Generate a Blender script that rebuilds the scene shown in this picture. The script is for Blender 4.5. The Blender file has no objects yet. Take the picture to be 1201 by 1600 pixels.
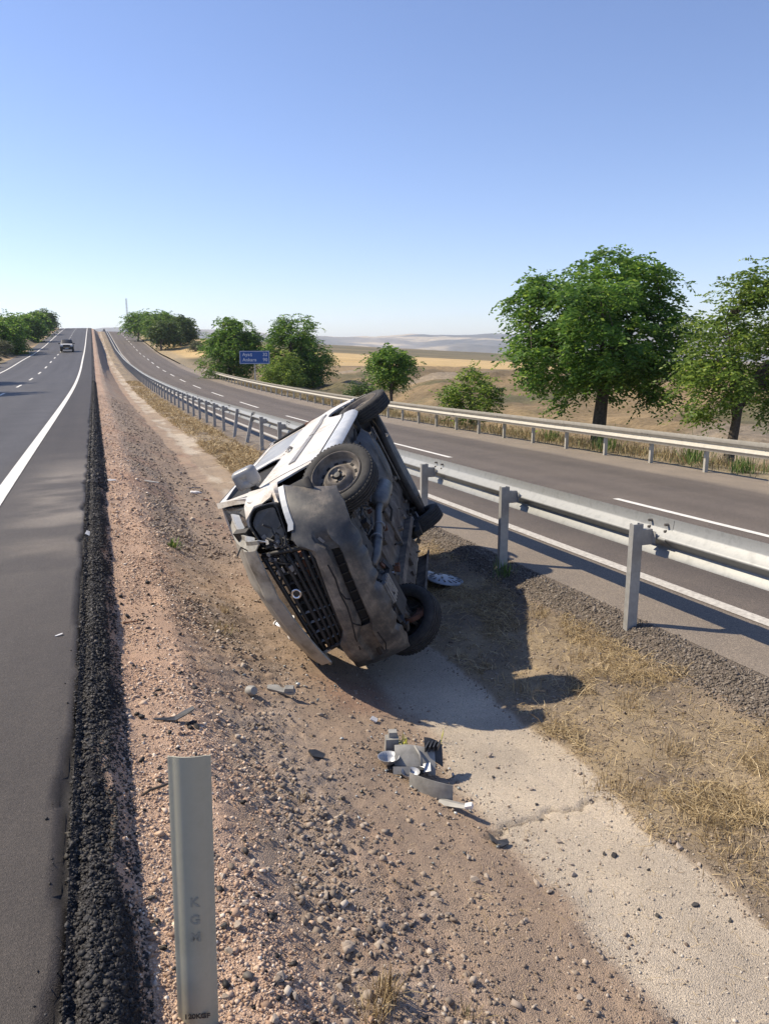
import bpy, bmesh, math, random
import numpy as np
from mathutils import Vector, Matrix

sc = bpy.context.scene
# ------------------------------------------------------------------ camera, sky, sun, exposure
PITCH, YAW, CAM_H = 11.674, 20.196, 1.74
cam_data = bpy.data.cameras.new("camera")
cam = bpy.data.objects.new("camera", cam_data)
sc.collection.objects.link(cam)
cam.location = (0, 0, CAM_H)
cam.rotation_euler = (math.radians(90 - PITCH), 0, math.radians(-YAW))
cam_data.sensor_fit = 'VERTICAL'
cam_data.angle = 2 * math.atan(800 / 1210)
cam_data.clip_start = 0.05
cam_data.clip_end = 20000
sc.camera = cam

SUN_EL, SUN_AZ = 45.0, -54.0          # azimuth clockwise from +Y
world = bpy.data.worlds.new("World")
sc.world = world
world.use_nodes = True
wn = world.node_tree
bg = wn.nodes["Background"]
sky = wn.nodes.new("ShaderNodeTexSky")
sky.sky_type = 'NISHITA'
sky.sun_disc = False
sky.sun_elevation = math.radians(SUN_EL)
sky.sun_rotation = math.radians(SUN_AZ)
sky.altitude = 700
sky.air_density = 1.0
sky.dust_density = 0.1
sky.ozone_density = 2.4
tint = wn.nodes.new("ShaderNodeMix"); tint.data_type = 'RGBA'; tint.blend_type = 'MULTIPLY'; tint.inputs[0].default_value = 1
tint.inputs[7].default_value = (1.0, .94, 1.06, 1)
wn.links.new(sky.outputs[0], tint.inputs[6])
wn.links.new(tint.outputs[2], bg.inputs[0])
bg.inputs[1].default_value = 0.125

sun_data = bpy.data.lights.new("sun", 'SUN')
sun_data.energy = 5.0
sun_data.angle = math.radians(0.53)
sun_data.color = (1.0, 0.88, 0.70)
sun = bpy.data.objects.new("sun", sun_data)
sc.collection.objects.link(sun)
sd = Vector((math.sin(math.radians(SUN_AZ)) * math.cos(math.radians(SUN_EL)),
             math.cos(math.radians(SUN_AZ)) * math.cos(math.radians(SUN_EL)),
             math.sin(math.radians(SUN_EL))))
sun.rotation_euler = sd.to_track_quat('Z', 'Y').to_euler()
sun.location = sd * 60

vs = sc.view_settings
vs.view_transform = 'Standard'
vs.look = 'None'
vs.exposure = 0.42
vs.gamma = 1.0
vs.use_curve_mapping = False
try:
    sc.cycles.max_bounces = 6
    sc.cycles.transparent_max_bounces = 12
    sc.cycles.volume_bounces = 0
    sc.cycles.caustics_reflective = False
    sc.cycles.caustics_refractive = False
except Exception:
    pass

COL = sc.collection
random.seed(7)
rng = np.random.default_rng(7)

# ------------------------------------------------------------------ helpers
def link(o, parent=None):
    COL.objects.link(o)
    if parent is not None:
        o.parent = parent
    return o

def tag(o, label=None, cat=None, group=None, kind=None):
    if label: o["label"] = label
    if cat: o["category"] = cat
    if group: o["group"] = group
    if kind: o["kind"] = kind
    return o

def empty(name, loc=(0, 0, 0), rz=0.0, label=None, cat=None, group=None, mat=None):
    o = bpy.data.objects.new(name, None)
    o.empty_display_size = 0.2
    if mat is not None:
        o.matrix_world = mat
    else:
        o.location = loc
        o.rotation_euler = (0, 0, rz)
    COL.objects.link(o)
    return tag(o, label, cat, group)

def mesh_data(name, verts, faces, mat=None, smooth=False):
    me = bpy.data.meshes.new(name)
    me.from_pydata([tuple(map(float, v)) for v in verts], [], [tuple(int(i) for i in f) for f in faces])
    if mat: me.materials.append(mat)
    if smooth:
        me.polygons.foreach_set("use_smooth", [True] * len(me.polygons))
    me.update()
    return me

def obj(name, verts, faces, mat=None, parent=None, smooth=False):
    return link(bpy.data.objects.new(name, mesh_data(name, verts, faces, mat, smooth)), parent)

def big_mesh(name, V, F, mat, parent=None, smooth=False, colors=None):
    """V (n,3), F (m,k) constant k"""
    V = np.ascontiguousarray(V, dtype=np.float32); F = np.ascontiguousarray(F, dtype=np.int32)
    m, k = F.shape
    me = bpy.data.meshes.new(name)
    me.vertices.add(len(V)); me.vertices.foreach_set("co", V.ravel())
    me.loops.add(m * k); me.loops.foreach_set("vertex_index", F.ravel())
    me.polygons.add(m)
    me.polygons.foreach_set("loop_start", np.arange(0, m * k, k, dtype=np.int32))
    me.polygons.foreach_set("loop_total", np.full(m, k, dtype=np.int32))
    if smooth:
        me.polygons.foreach_set("use_smooth", np.ones(m, dtype=bool))
    me.update(calc_edges=True)
    if colors is not None:
        ca = me.color_attributes.new("albedo", 'FLOAT_COLOR', 'POINT')
        c4 = np.ones((len(V), 4), dtype=np.float32); c4[:, :3] = colors
        ca.data.foreach_set("color", c4.ravel())
    me.materials.append(mat)
    return link(bpy.data.objects.new(name, me), parent)

class MB:
    """collects shapes into one mesh"""
    def __init__(self): self.v = []; self.f = []
    def add(self, V, F):
        n = len(self.v); self.v += [tuple(map(float, p)) for p in V]; self.f += [tuple(i + n for i in f) for f in F]; return self
    def box(self, c, s, R=None, taper=1.0):
        c = np.array(c, float); h = np.array(s, float) / 2
        P = []
        for z in (-1, 1):
            t = taper if z > 0 else 1.0
            for x, y in ((-1, -1), (1, -1), (1, 1), (-1, 1)):
                p = np.array([x * h[0] * t, y * h[1] * t, z * h[2]])
                P.append(c + (np.array(R) @ p if R is not None else p))
        return self.add(P, [(3, 2, 1, 0), (4, 5, 6, 7), (0, 1, 5, 4), (1, 2, 6, 5), (2, 3, 7, 6), (3, 0, 4, 7)])
    def tube(self, pts, r, n=10, caps=True):
        pts = [np.array(p, float) for p in pts]
        rr = r if hasattr(r, '__len__') else [r] * len(pts)
        V = []; F = []; last = None
        for i, p in enumerate(pts):
            d = pts[min(i + 1, len(pts) - 1)] - pts[max(i - 1, 0)]; d = d / (np.linalg.norm(d) + 1e-12)
            if last is None:
                a = np.array([0, 0, 1.0]) if abs(d[2]) < .9 else np.array([1.0, 0, 0])
            else: a = last
            a = a - d * (a @ d); a /= np.linalg.norm(a) + 1e-12; b = np.cross(d, a); last = a
            for k in range(n):
                t = 2 * math.pi * k / n
                V.append(p + rr[i] * (math.cos(t) * a + math.sin(t) * b))
        for i in range(len(pts) - 1):
            for k in range(n):
                F.append((i * n + k, i * n + (k + 1) % n, (i + 1) * n + (k + 1) % n, (i + 1) * n + k))
        if caps:
            F.append(tuple(range(n - 1, -1, -1))); F.append(tuple((len(pts) - 1) * n + k for k in range(n)))
        return self.add(V, F)
    def lathe(self, prof, n=32, axis='y', c=(0, 0, 0)):
        """prof: list of (r, a) with a along axis; open profile"""
        V = []; F = []; m = len(prof)
        for k in range(n):
            t = 2 * math.pi * k / n
            for r, a in prof:
                p = (r * math.cos(t), a, r * math.sin(t)) if axis == 'y' else ((r * math.cos(t), r * math.sin(t), a) if axis == 'z' else (a, r * math.cos(t), r * math.sin(t)))
                V.append(np.array(p) + np.array(c))
        for k in range(n):
            k2 = (k + 1) % n
            for j in range(m - 1):
                F.append((k * m + j, k * m + j + 1, k2 * m + j + 1, k2 * m + j))
        return self.add(V, F)
    def sheet(self, G, th):
        """G[i][j] grid of points -> closed sheet of thickness th (offset along -normal)"""
        G = np.array(G, float); a, b, _ = G.shape
        du = np.gradient(G, axis=0); dv = np.gradient(G, axis=1)
        N = np.cross(du, dv); N /= np.linalg.norm(N, axis=2, keepdims=True) + 1e-9
        B = G - N * th
        V = list(G.reshape(-1, 3)) + list(B.reshape(-1, 3)); o = a * b; F = []
        ix = lambda i, j: i * b + j
        for i in range(a - 1):
            for j in range(b - 1):
                F.append((ix(i, j), ix(i + 1, j), ix(i + 1, j + 1), ix(i, j + 1)))
                F.append((o + ix(i, j), o + ix(i, j + 1), o + ix(i + 1, j + 1), o + ix(i + 1, j)))
        for i in range(a - 1):
            F.append((ix(i, 0), o + ix(i, 0), o + ix(i + 1, 0), ix(i + 1, 0)))
            F.append((ix(i, b - 1), ix(i + 1, b - 1), o + ix(i + 1, b - 1), o + ix(i, b - 1)))
        for j in range(b - 1):
            F.append((ix(0, j), ix(0, j + 1), o + ix(0, j + 1), o + ix(0, j)))
            F.append((ix(a - 1, j), o + ix(a - 1, j), o + ix(a - 1, j + 1), ix(a - 1, j + 1)))
        return self.add(V, F)
    def ring(self, outer, inner, th, nrm):
        """frame between two loops of equal count, thickness th along -nrm"""
        n = len(outer); nrm = np.array(nrm, float)
        V = [np.array(p, float) for p in outer] + [np.array(p, float) for p in inner]
        V = V + [p - nrm * th for p in V]; F = []
        for k in range(n):
            q = (k + 1) % n
            F += [(k, q, n + q, n + k), (2 * n + k, 3 * n + k, 3 * n + q, 2 * n + q), (k, 2 * n + k, 2 * n + q, q), (n + k, n + q, 3 * n + q, 3 * n + k)]
        return self.add(V, F)
    def build(self, name, mat, parent=None, smooth=False, angle=None):
        o = obj(name, self.v, self.f, mat, parent, smooth or angle is not None)
        if angle is not None:
            try: o.data.set_sharp_from_angle(angle=math.radians(angle))
            except Exception: pass
        return o

def rz(a): c, s = math.cos(a), math.sin(a); return np.array([[c, -s, 0], [s, c, 0], [0, 0, 1.]])
def rx(a): c, s = math.cos(a), math.sin(a); return np.array([[1., 0, 0], [0, c, -s], [0, s, c]])
def ry(a): c, s = math.cos(a), math.sin(a); return np.array([[c, 0, s], [0, 1., 0], [-s, 0, c]])
def rand_rot(): return rz(random.uniform(0, 6.28)) @ rx(random.uniform(0, 6.28)) @ ry(random.uniform(0, 6.28))

# noise -------------------------------------------------------------
def hash2(i, j, seed):
    i = i.astype(np.int64); j = j.astype(np.int64)
    h = (i * 374761393 + j * 668265263 + seed * 974634777) & 0x7fffffff
    h = ((h ^ (h >> 13)) * 1274126177) & 0x7fffffff
    return ((h ^ (h >> 16)) & 0xffff) / 65535.0
def vnoise(x, y, seed=0):
    i = np.floor(x); j = np.floor(y); u = x - i; v = y - j
    u = u * u * (3 - 2 * u); v = v * v * (3 - 2 * v)
    a = hash2(i, j, seed); b = hash2(i + 1, j, seed); c = hash2(i, j + 1, seed); d = hash2(i + 1, j + 1, seed)
    return (a * (1 - u) + b * u) * (1 - v) + (c * (1 - u) + d * u) * v - 0.5
def fbm(x, y, seed=0, oct=4, gain=0.5):
    s = 0; a = 1.0
    for k in range(oct):
        s = s + a * vnoise(x, y, seed + k * 17); x = x * 2.03 + 5.1; y = y * 2.03 + 1.7; a *= gain
    return s
def sstep(x, a, b):
    t = np.clip((x - a) / (b - a), 0, 1); return t * t * (3 - 2 * t)

# materials ---------------------------------------------------------
def new_mat(name):
    m = bpy.data.materials.new(name); m.use_nodes = True
    nt = m.node_tree; return m, nt, nt.nodes["Principled BSDF"]
def setin(b, k, v):
    if k in b.inputs: b.inputs[k].default_value = v
def node(nt, t, **kw):
    n = nt.nodes.new(t)
    for k, v in kw.items():
        if k in n.inputs.keys(): n.inputs[k].default_value = v
        else: setattr(n, k, v)
    return n
def ramp(nt, fac, stops, interp='LINEAR'):
    r = nt.nodes.new("ShaderNodeValToRGB"); r.color_ramp.interpolation = interp
    el = r.color_ramp.elements
    while len(el) < len(stops): el.new(0.5)
    for e, (p, c) in zip(el, stops):
        e.position = p; e.color = (*c, 1) if len(c) == 3 else c
    nt.links.new(fac, r.inputs[0]); return r
def bump(nt, bsdf, h, strength=0.3, dist=0.01):
    b = node(nt, "ShaderNodeBump"); b.inputs["Strength"].default_value = strength; b.inputs["Distance"].default_value = dist
    nt.links.new(h, b.inputs["Height"]); nt.links.new(b.outputs[0], bsdf.inputs["Normal"]); return b
def coords(nt, kind="Object"):
    return nt.nodes.new("ShaderNodeTexCoord").outputs[kind]
def noise_mat(name, c1, c2, scale=20, rough=0.8, metal=0.0, bstr=0.0, bscale=None, bdist=0.01, detail=6, c3=None, spec=None, scale2=None):
    """two or three tones mixed by noise, with optional bump"""
    m, nt, b = new_mat(name)
    co = coords(nt)
    n = node(nt, "ShaderNodeTexNoise"); n.inputs["Scale"].default_value = scale; n.inputs["Detail"].default_value = detail; n.inputs["Roughness"].default_value = .65
    nt.links.new(co, n.inputs["Vector"])
    st = [(0.33, c1), (0.67, c2)] if c3 is None else [(0.3, c1), (0.52, c2), (0.72, c3)]
    r = ramp(nt, n.outputs[0], st)
    nt.links.new(r.outputs[0], b.inputs["Base Color"])
    setin(b, "Roughness", rough); setin(b, "Metallic", metal)
    if spec is not None: setin(b, "Specular IOR Level", spec)
    if bstr:
        n2 = node(nt, "ShaderNodeTexNoise"); n2.inputs["Scale"].default_value = bscale or scale * 3; n2.inputs["Detail"].default_value = 5
        nt.links.new(co, n2.inputs["Vector"]); bump(nt, b, n2.outputs[0], bstr, bdist)
    return m
def island_mat(name, stops, rough=0.9, transl=0.0, spec=0.3, clump=0):
    """colour picked per separate piece"""
    m, nt, b = new_mat(name)
    g = nt.nodes.new("ShaderNodeNewGeometry")
    r = ramp(nt, g.outputs["Random Per Island"], stops)
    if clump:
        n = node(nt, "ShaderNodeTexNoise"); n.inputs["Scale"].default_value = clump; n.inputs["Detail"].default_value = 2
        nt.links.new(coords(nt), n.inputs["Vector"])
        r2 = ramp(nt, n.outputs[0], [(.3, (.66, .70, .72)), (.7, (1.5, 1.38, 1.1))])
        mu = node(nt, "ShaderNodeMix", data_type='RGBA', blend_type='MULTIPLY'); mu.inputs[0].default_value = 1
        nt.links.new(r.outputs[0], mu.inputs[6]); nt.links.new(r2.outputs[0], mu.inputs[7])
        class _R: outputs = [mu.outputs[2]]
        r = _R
    nt.links.new(r.outputs[0], b.inputs["Base Color"]); setin(b, "Roughness", rough); setin(b, "Specular IOR Level", spec)
    if transl:
        t = nt.nodes.new("ShaderNodeBsdfTranslucent"); mx = nt.nodes.new("ShaderNodeMixShader"); mx.inputs[0].default_value = transl
        hs = nt.nodes.new("ShaderNodeHueSaturation"); hs.inputs["Value"].default_value = 1.4; hs.inputs["Hue"].default_value = 0.485
        nt.links.new(r.outputs[0], hs.inputs["Color"]); nt.links.new(hs.outputs[0], t.inputs[0])
        nt.links.new(b.outputs[0], mx.inputs[1]); nt.links.new(t.outputs[0], mx.inputs[2])
        nt.links.new(mx.outputs[0], nt.nodes["Material Output"].inputs[0])
    return m

# ------------------------------------------------------------------ longitudinal profiles of the two carriageways
_ZRS = [-20,0,4,8,11,17.5,23.4,30,41,54,66,79,116,166,278,295,315,340,400,600]
_ZRV = np.array([-.8,-1.22,-1.32,-1.42,-1.48,-1.6,-1.71,-1.85,-1.985,-2.01,-1.99,-1.89,-1.23,.62,7.45,8.0,8.2,7.9,5.5,-15])-.88+CAM_H
_ZLS = [-20,0,5,10,20,30,40,50,60,70,80,90,100,115,126,150,220,273,295,310,325,350,400,600]
_ZLV = np.array([-1.7,-1.72,-1.73,-1.75,-1.86,-1.96,-2.03,-2.06,-2.0,-1.85,-1.62,-1.27,-.85,-.35,.05,1.15,4.95,7.55,8.2,8.45,8.4,7.8,5.5,-15])+CAM_H
_g = np.arange(-20, 600, 1.0)
def _sm(S, Z):
    z = np.interp(_g, S, Z)
    for _ in range(40): z[1:-1] = (z[:-2] + 2 * z[1:-1] + z[2:]) / 4
    return z
_ZR, _ZL = _sm(_ZRS, _ZRV), _sm(_ZLS, _ZLV)
def zr(s): return np.interp(s, _g, _ZR)
def zl(s): return np.interp(s, _g, _ZL)
def z_road(X, Y): return zl(Y) + 0.02 * (np.asarray(X) + .2)            # left carriageway, falls away from the median
def z_high(X, Y): return zr(Y) - 0.02 * (np.asarray(X) - 4.3)           # right carriageway
# ------------------------------------------------------------------ ground materials
def ground_mat(name, scale=90., contrast=.35, bstr=.6, bdist=.012, bscale=None, rough=.95, macro=1.5, vor=True):
    """albedo attribute multiplied by fine grain; stony relief"""
    m, nt, b = new_mat(name)
    co = coords(nt)
    at = node(nt, "ShaderNodeVertexColor", layer_name="albedo")
    n1 = node(nt, "ShaderNodeTexNoise"); n1.inputs["Scale"].default_value = scale; n1.inputs["Detail"].default_value = 8; n1.inputs["Roughness"].default_value = .7
    nt.links.new(co, n1.inputs["Vector"])
    n2 = node(nt, "ShaderNodeTexNoise"); n2.inputs["Scale"].default_value = macro; n2.inputs["Detail"].default_value = 7; n2.inputs["Roughness"].default_value = .65
    nt.links.new(co, n2.inputs["Vector"])
    r1 = ramp(nt, n1.outputs[0], [(.3, (1 - contrast,) * 3), (.7, (1 + contrast,) * 3)])
    r2 = ramp(nt, n2.outputs[0], [(.3, (.82, .82, .84)), (.7, (1.16, 1.13, 1.08))])
    mu = node(nt, "ShaderNodeMix", data_type='RGBA', blend_type='MULTIPLY'); mu.inputs[0].default_value = 1
    nt.links.new(at.outputs[0], mu.inputs[6]); nt.links.new(r1.outputs[0], mu.inputs[7])
    mu2 = node(nt, "ShaderNodeMix", data_type='RGBA', blend_type='MULTIPLY'); mu2.inputs[0].default_value = 1
    nt.links.new(mu.outputs[2], mu2.inputs[6]); nt.links.new(r2.outputs[0], mu2.inputs[7])
    last = mu2.outputs[2]
    h = n1.outputs[0]
    if vor:
        v = node(nt, "ShaderNodeTexVoronoi"); v.inputs["Scale"].default_value = bscale or scale
        nt.links.new(co, v.inputs["Vector"])
        hs = ramp(nt, v.outputs["Color"], [(0., (.72, .72, .74)), (1., (1.25, 1.22, 1.2))])
        mu3 = node(nt, "ShaderNodeMix", data_type='RGBA', blend_type='MULTIPLY'); mu3.inputs[0].default_value = .8
        nt.links.new(last, mu3.inputs[6]); nt.links.new(hs.outputs[0], mu3.inputs[7]); last = mu3.outputs[2]
        mm = node(nt, "ShaderNodeMath", operation='SUBTRACT'); nt.links.new(n1.outputs[0], mm.inputs[0]); nt.links.new(v.outputs["Distance"], mm.inputs[1]); h = mm.outputs[0]
    nt.links.new(last, b.inputs["Base Color"])
    setin(b, "Roughness", rough); setin(b, "Specular IOR Level", .2)
    bump(nt, b, h, bstr, bdist)
    return m

def asphalt_mat(name, base, speck, rough=.8, scale=260., spec=.4, bstr=.35):
    m, nt, b = new_mat(name)
    co = coords(nt)
    at = node(nt, "ShaderNodeVertexColor", layer_name="albedo")
    v = node(nt, "ShaderNodeTexVoronoi"); v.inputs["Scale"].default_value = scale; nt.links.new(co, v.inputs["Vector"])
    r = ramp(nt, v.outputs["Color"], [(0, (.40, .40, .41)), (.55, (.95, .95, .95)), (.88, (1.35, 1.32, 1.28)), (1., (2.6, 2.5, 2.35))])
    n2 = node(nt, "ShaderNodeTexNoise"); n2.inputs["Scale"].default_value = .9; n2.inputs["Detail"].default_value = 9; n2.inputs["Roughness"].default_value = .7
    nt.links.new(co, n2.inputs["Vector"])
    r2 = ramp(nt, n2.outputs[0], [(.3, (.84, .84, .86)), (.7, (1.15, 1.13, 1.1))])
    mu = node(nt, "ShaderNodeMix", data_type='RGBA', blend_type='MULTIPLY'); mu.inputs[0].default_value = 1
    nt.links.new(at.outputs[0], mu.inputs[6]); nt.links.new(r.outputs[0], mu.inputs[7])
    mu2 = node(nt, "ShaderNodeMix", data_type='RGBA', blend_type='MULTIPLY'); mu2.inputs[0].default_value = 1
    nt.links.new(mu.outputs[2], mu2.inputs[6]); nt.links.new(r2.outputs[0], mu2.inputs[7])
    nt.links.new(mu2.outputs[2], b.inputs["Base Color"])
    setin(b, "Roughness", rough); setin(b, "Specular IOR Level", spec)
    bump(nt, b, v.outputs["Distance"], bstr, .004)
    return m

M_GROUND = ground_mat("median_soil", scale=130, bscale=170, contrast=.34, bstr=.6, bdist=.009)
M_TERRAIN = ground_mat("dry_terrain", scale=3.0, contrast=.4, bstr=.5, bdist=.25, macro=.06, vor=False)
M_VERGE = ground_mat("verge_soil", scale=14, contrast=.4, bstr=.6, bdist=.06, macro=.4, vor=False)
M_HILL = ground_mat("hill_slope", scale=.02, contrast=.25, bstr=.2, bdist=6., macro=.004, vor=False)
M_ASPH_L = asphalt_mat("asphalt_fresh", None, None, rough=.70, spec=.32)
M_ASPH_R = asphalt_mat("asphalt_worn", None, None, rough=.85, spec=.3, scale=180.)
M_PAINT = noise_mat("road_paint", (.62, .6, .54), (.8, .78, .72), scale=9, rough=.7, detail=10)
M_PAINT_WORN = noise_mat("road_paint_worn", (.36, .33, .29), (.62, .59, .52), scale=25, rough=.8, detail=10)

# rows along the road: dense near the camera, wide far off
def rows(y0, y1, d0, grow, dmax):
    ys = [y0]
    while ys[-1] < y1:
        d = d0 if ys[-1] < 7.5 else min(dmax, d0 * grow ** ((ys[-1] - 7.5)))
        ys.append(ys[-1] + d)
    return np.array(ys)

def grid_mesh(name, xs, ys, zf, colf, mat, smooth=True, kind='structure'):
    X, Y = np.meshgrid(xs, ys)
    Z = zf(X, Y); Cc = colf(X, Y)
    V = np.stack([X, Y, Z], -1).reshape(-1, 3)
    a, b = X.shape
    i = np.arange(a - 1)[:, None] * b + np.arange(b - 1)[None, :]
    F = np.stack([i, i + 1, i + b + 1, i + b], -1).reshape(-1, 4)
    o = big_mesh(name, V, F, mat, smooth=smooth, colors=Cc.reshape(-1, 3))
    o["kind"] = kind
    return o

def mixc(a, b, t):
    t = np.asarray(t)[..., None]; return np.asarray(a) * (1 - t) + np.asarray(b) * t

# ------------------------------------------------------------------ left carriageway
def col_left(X, Y):
    sh = sstep(X + .05 * fbm(X * 3, Y * .7, 3), -1.33, -1.25)                       # shoulder tone right of the edge line
    c = mixc((.070, .069, .073), (.047, .0405, .036), sh)
    track = np.exp(-((X + 2.3) / .35) ** 2) + np.exp(-((X + 3.7) / .35) ** 2) + np.exp(-((X + 5.6) / .35) ** 2) + np.exp(-((X + 7.0) / .35) ** 2)
    c = c * (1 - .1 * track[..., None] * (1 - sh[..., None]))
    c = c * (1 + .22 * fbm(X * 2.2, Y * .045, 13, 4, .6) + .10 * fbm(X * 9, Y * .2, 14, 3))[..., None]
    dust = np.clip(fbm(X * .9 + .5, Y * 1.6, 11, 5) * 2.2 + .45, 0, 1) * np.exp(-((Y - 10.5) / 2.6) ** 2) * sstep(X, -1.2, -.5)
    c = mixc(c, (.30, .265, .215), np.clip(dust * 1.0, 0, .85))
    c = mixc(c, (.17, .155, .14), .25 * sh * np.exp(-((Y - 10) / 5) ** 2))
    rag = sstep(X, -.235 + .06 * fbm(Y * 2.2, Y * 0 + 3, 6, 4), -.222 + .06 * fbm(Y * 2.2, Y * 0 + 3, 6, 4))
    c = mixc(c, (.026, .024, .023), rag)
    c = mixc(c, (.15, .14, .125), .55 * sstep(-X, 7.9, 8.6))
    return c
def z_left(X, Y):
    fade = np.exp(-np.maximum(Y - 4, 0) / 5)
    rag = sstep(X, -.235 + .06 * fbm(Y * 2.2, Y * 0 + 3, 6, 4), -.222 + .06 * fbm(Y * 2.2, Y * 0 + 3, 6, 4))
    return z_road(X, Y) - .035 * rag + .012 * rag * fbm(X * 40, Y * 40, 7, 3) * fade + .004 * fade * fbm(X * 9, Y * 9, 5)
xs = np.concatenate([np.linspace(-9.4, -1.3, 30), np.linspace(-1.2, -.2, 40)])
road = grid_mesh("road", xs, rows(-8, 440, .06, 1.04, 2.0), z_left, col_left, M_ASPH_L)

def strip(name, xfun, w, ys, zfun, mat, parent=None, dz=.005, taper=False):
    ys = np.asarray(ys, float); V = []; F = []
    for i, y in enumerate(ys):
        x = xfun(y)
        V += [(x - w / 2, y, float(zfun(x - w / 2, y)) + dz), (x + w / 2, y, float(zfun(x + w / 2, y)) + dz)]
        if i: F.append((2 * i - 2, 2 * i - 1, 2 * i + 1, 2 * i))
    return obj(name, V, F, mat, parent)
ysl = rows(-8, 430, .5, 1.03, 3.0)
tag(strip("edge_line", lambda y: -1.24, .17, ysl, z_road, M_PAINT, road, .009), "solid cream white line along the inner shoulder")
tag(strip("edge_line", lambda y: -7.85, .15, ysl, z_road, M_PAINT, road, .006), "solid white line along the outer shoulder of the climbing road")
for k in range(34):
    y0 = 42.3 - 31.2 + k * 10.4
    strip("lane_dash", lambda y: -4.54, .14, np.linspace(y0, y0 + 3.4, 4), z_road, M_PAINT, road, .006)

# ------------------------------------------------------------------ right carriageway
def xd(y): return 8.08 + .75 * float(sstep(y, 55., 160.))                # lane line drifts slightly outwards
def xo(y): return 11.0 + .9 * sstep(np.asarray(y), 70., 170.)
def col_right(X, Y):
    c = np.zeros(X.shape + (3,)) + (.135, .116, .100)
    cen = xd(0) + 0 * X
    for k in (-2.2, -.9, .75, 2.15):
        c = c * (1 - .13 * np.exp(-((X - 8.08 - k) / .3) ** 2))[..., None]
    c = c * (1 + .20 * fbm(X * 2.2, Y * .05, 24, 4, .6) + .10 * fbm(X * 9, Y * .2, 25, 3))[..., None]
    c = mixc(c, (.27, .228, .178), .9 * sstep(X + .12 * fbm(X, Y * .5, 21), 10.95 + .9 * sstep(Y, 70., 170.), 11.25 + .9 * sstep(Y, 70., 170.)))
    c = mixc(c, (.235, .200, .160), .9 * (1 - sstep(X + .04 * fbm(X * 2, Y * 1.5, 23), 5.0, 5.12)))
    return c
ysr = rows(-8, 440, .10, 1.04, 2.0)
xs = np.concatenate([np.linspace(4.2, 5.3, 24), np.linspace(5.5, 12.6, 40)])
highway = grid_mesh("highway", xs, ysr, lambda X, Y: z_high(X, Y) + .003 * fbm(X * 8, Y * 8, 9) * np.exp(-np.maximum(Y - 5, 0) / 5), col_right, M_ASPH_R)
tag(strip("edge_line", lambda y: 5.16, .16, ysl, z_high, M_PAINT_WORN, highway, .006), "worn dusty white line beside the near guard rail")
for k in range(32):
    y0 = 5.1 - 12.15 + k * 12.15
    if y0 > 420: break
    strip("lane_dash", xd, .13, np.linspace(y0, y0 + 5.6, 6), z_high, M_PAINT, highway, .006)

# ------------------------------------------------------------------ median: berm, gravel bench, gravel slope, channel, straw bank
XK = np.array([-.20, -.175, -.13, -.06, .02, .08, .42, .72, 1.15, 1.85, 2.45, 3.00, 3.35, 3.72, 3.93, 4.04, 4.20])
def z_med(X, Y):
    L = zl(Y); Rr = zr(Y); ch = np.minimum(Rr - .33, L - .42) + .24 * sstep(Y, 10., 30.)
    wob = .10 * fbm(Y * .55 + 3, X * 0 + 1, 31, 3) + .03 * fbm(Y * 3.1, X * 2.0, 33, 3)
    Xw = np.clip(X + wob * sstep(X, -.05, .3) * (1 - sstep(X, 3.6, 4.0)), -.2, 4.2)
    zk = [L + 0, L - .030, L - .016, L - .055, L - .155, L - .175, L - .25, L - .42 + .07 * sstep(Y, 10., 25.), L + (ch - L) * (.74 - .14 * sstep(Y, 10., 25.)), ch + .03, ch, ch + .05,
          ch + (Rr - ch) * .35, np.maximum(Rr - .17, ch + .02), Rr - .10, Rr - .03, Rr + .0]
    Z = np.zeros(X.shape)
    idx = np.clip(np.searchsorted(XK, Xw, side='right') - 1, 0, len(XK) - 2)
    ZK = np.stack([np.broadcast_to(z, X.shape) for z in zk], 0)
    t = (Xw - XK[idx]) / (XK[idx + 1] - XK[idx])
    za = np.take_along_axis(ZK, idx[None], 0)[0]; zb = np.take_along_axis(ZK, idx[None] + 1, 0)[0]
    return za * (1 - t) + zb * t
def zone(X, Y):
    wob = .16 * fbm(Y * .9, X * .9, 41, 4) + .05 * fbm(Y * 6, X * 6, 43, 3)
    Xw = X + wob
    near = sstep(X, -.2, -.1)
    berm = 1 - sstep(X + .11 * fbm(Y * 2.6, X * 3, 44, 4), -.05, -.015)
    Xe = X + .10 * fbm(Y * 1.6, X * 1.6, 46, 5, .6) + .16 + .18 * (1 - sstep(Y, 7., 15.))
    chan = sstep(Xw - .30 * sstep(Y, 6., 14.), 1.80, 1.95) * (1 - sstep(Xe, 2.95, 3.0))
    straw = sstep(Xe, 2.95, 3.0) * (1 - sstep(X + .05 * fbm(Y * 4, X * 4, 45), 3.82, 3.92))
    chips = sstep(X + .05 * fbm(Y * 4, X * 4, 45), 3.82, 3.92)
    coarse = sstep(Xw, .38, .50) * (1 - sstep(Xw, 1.0, 1.3))
    return berm, chan, straw, chips, coarse, Xw
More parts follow.
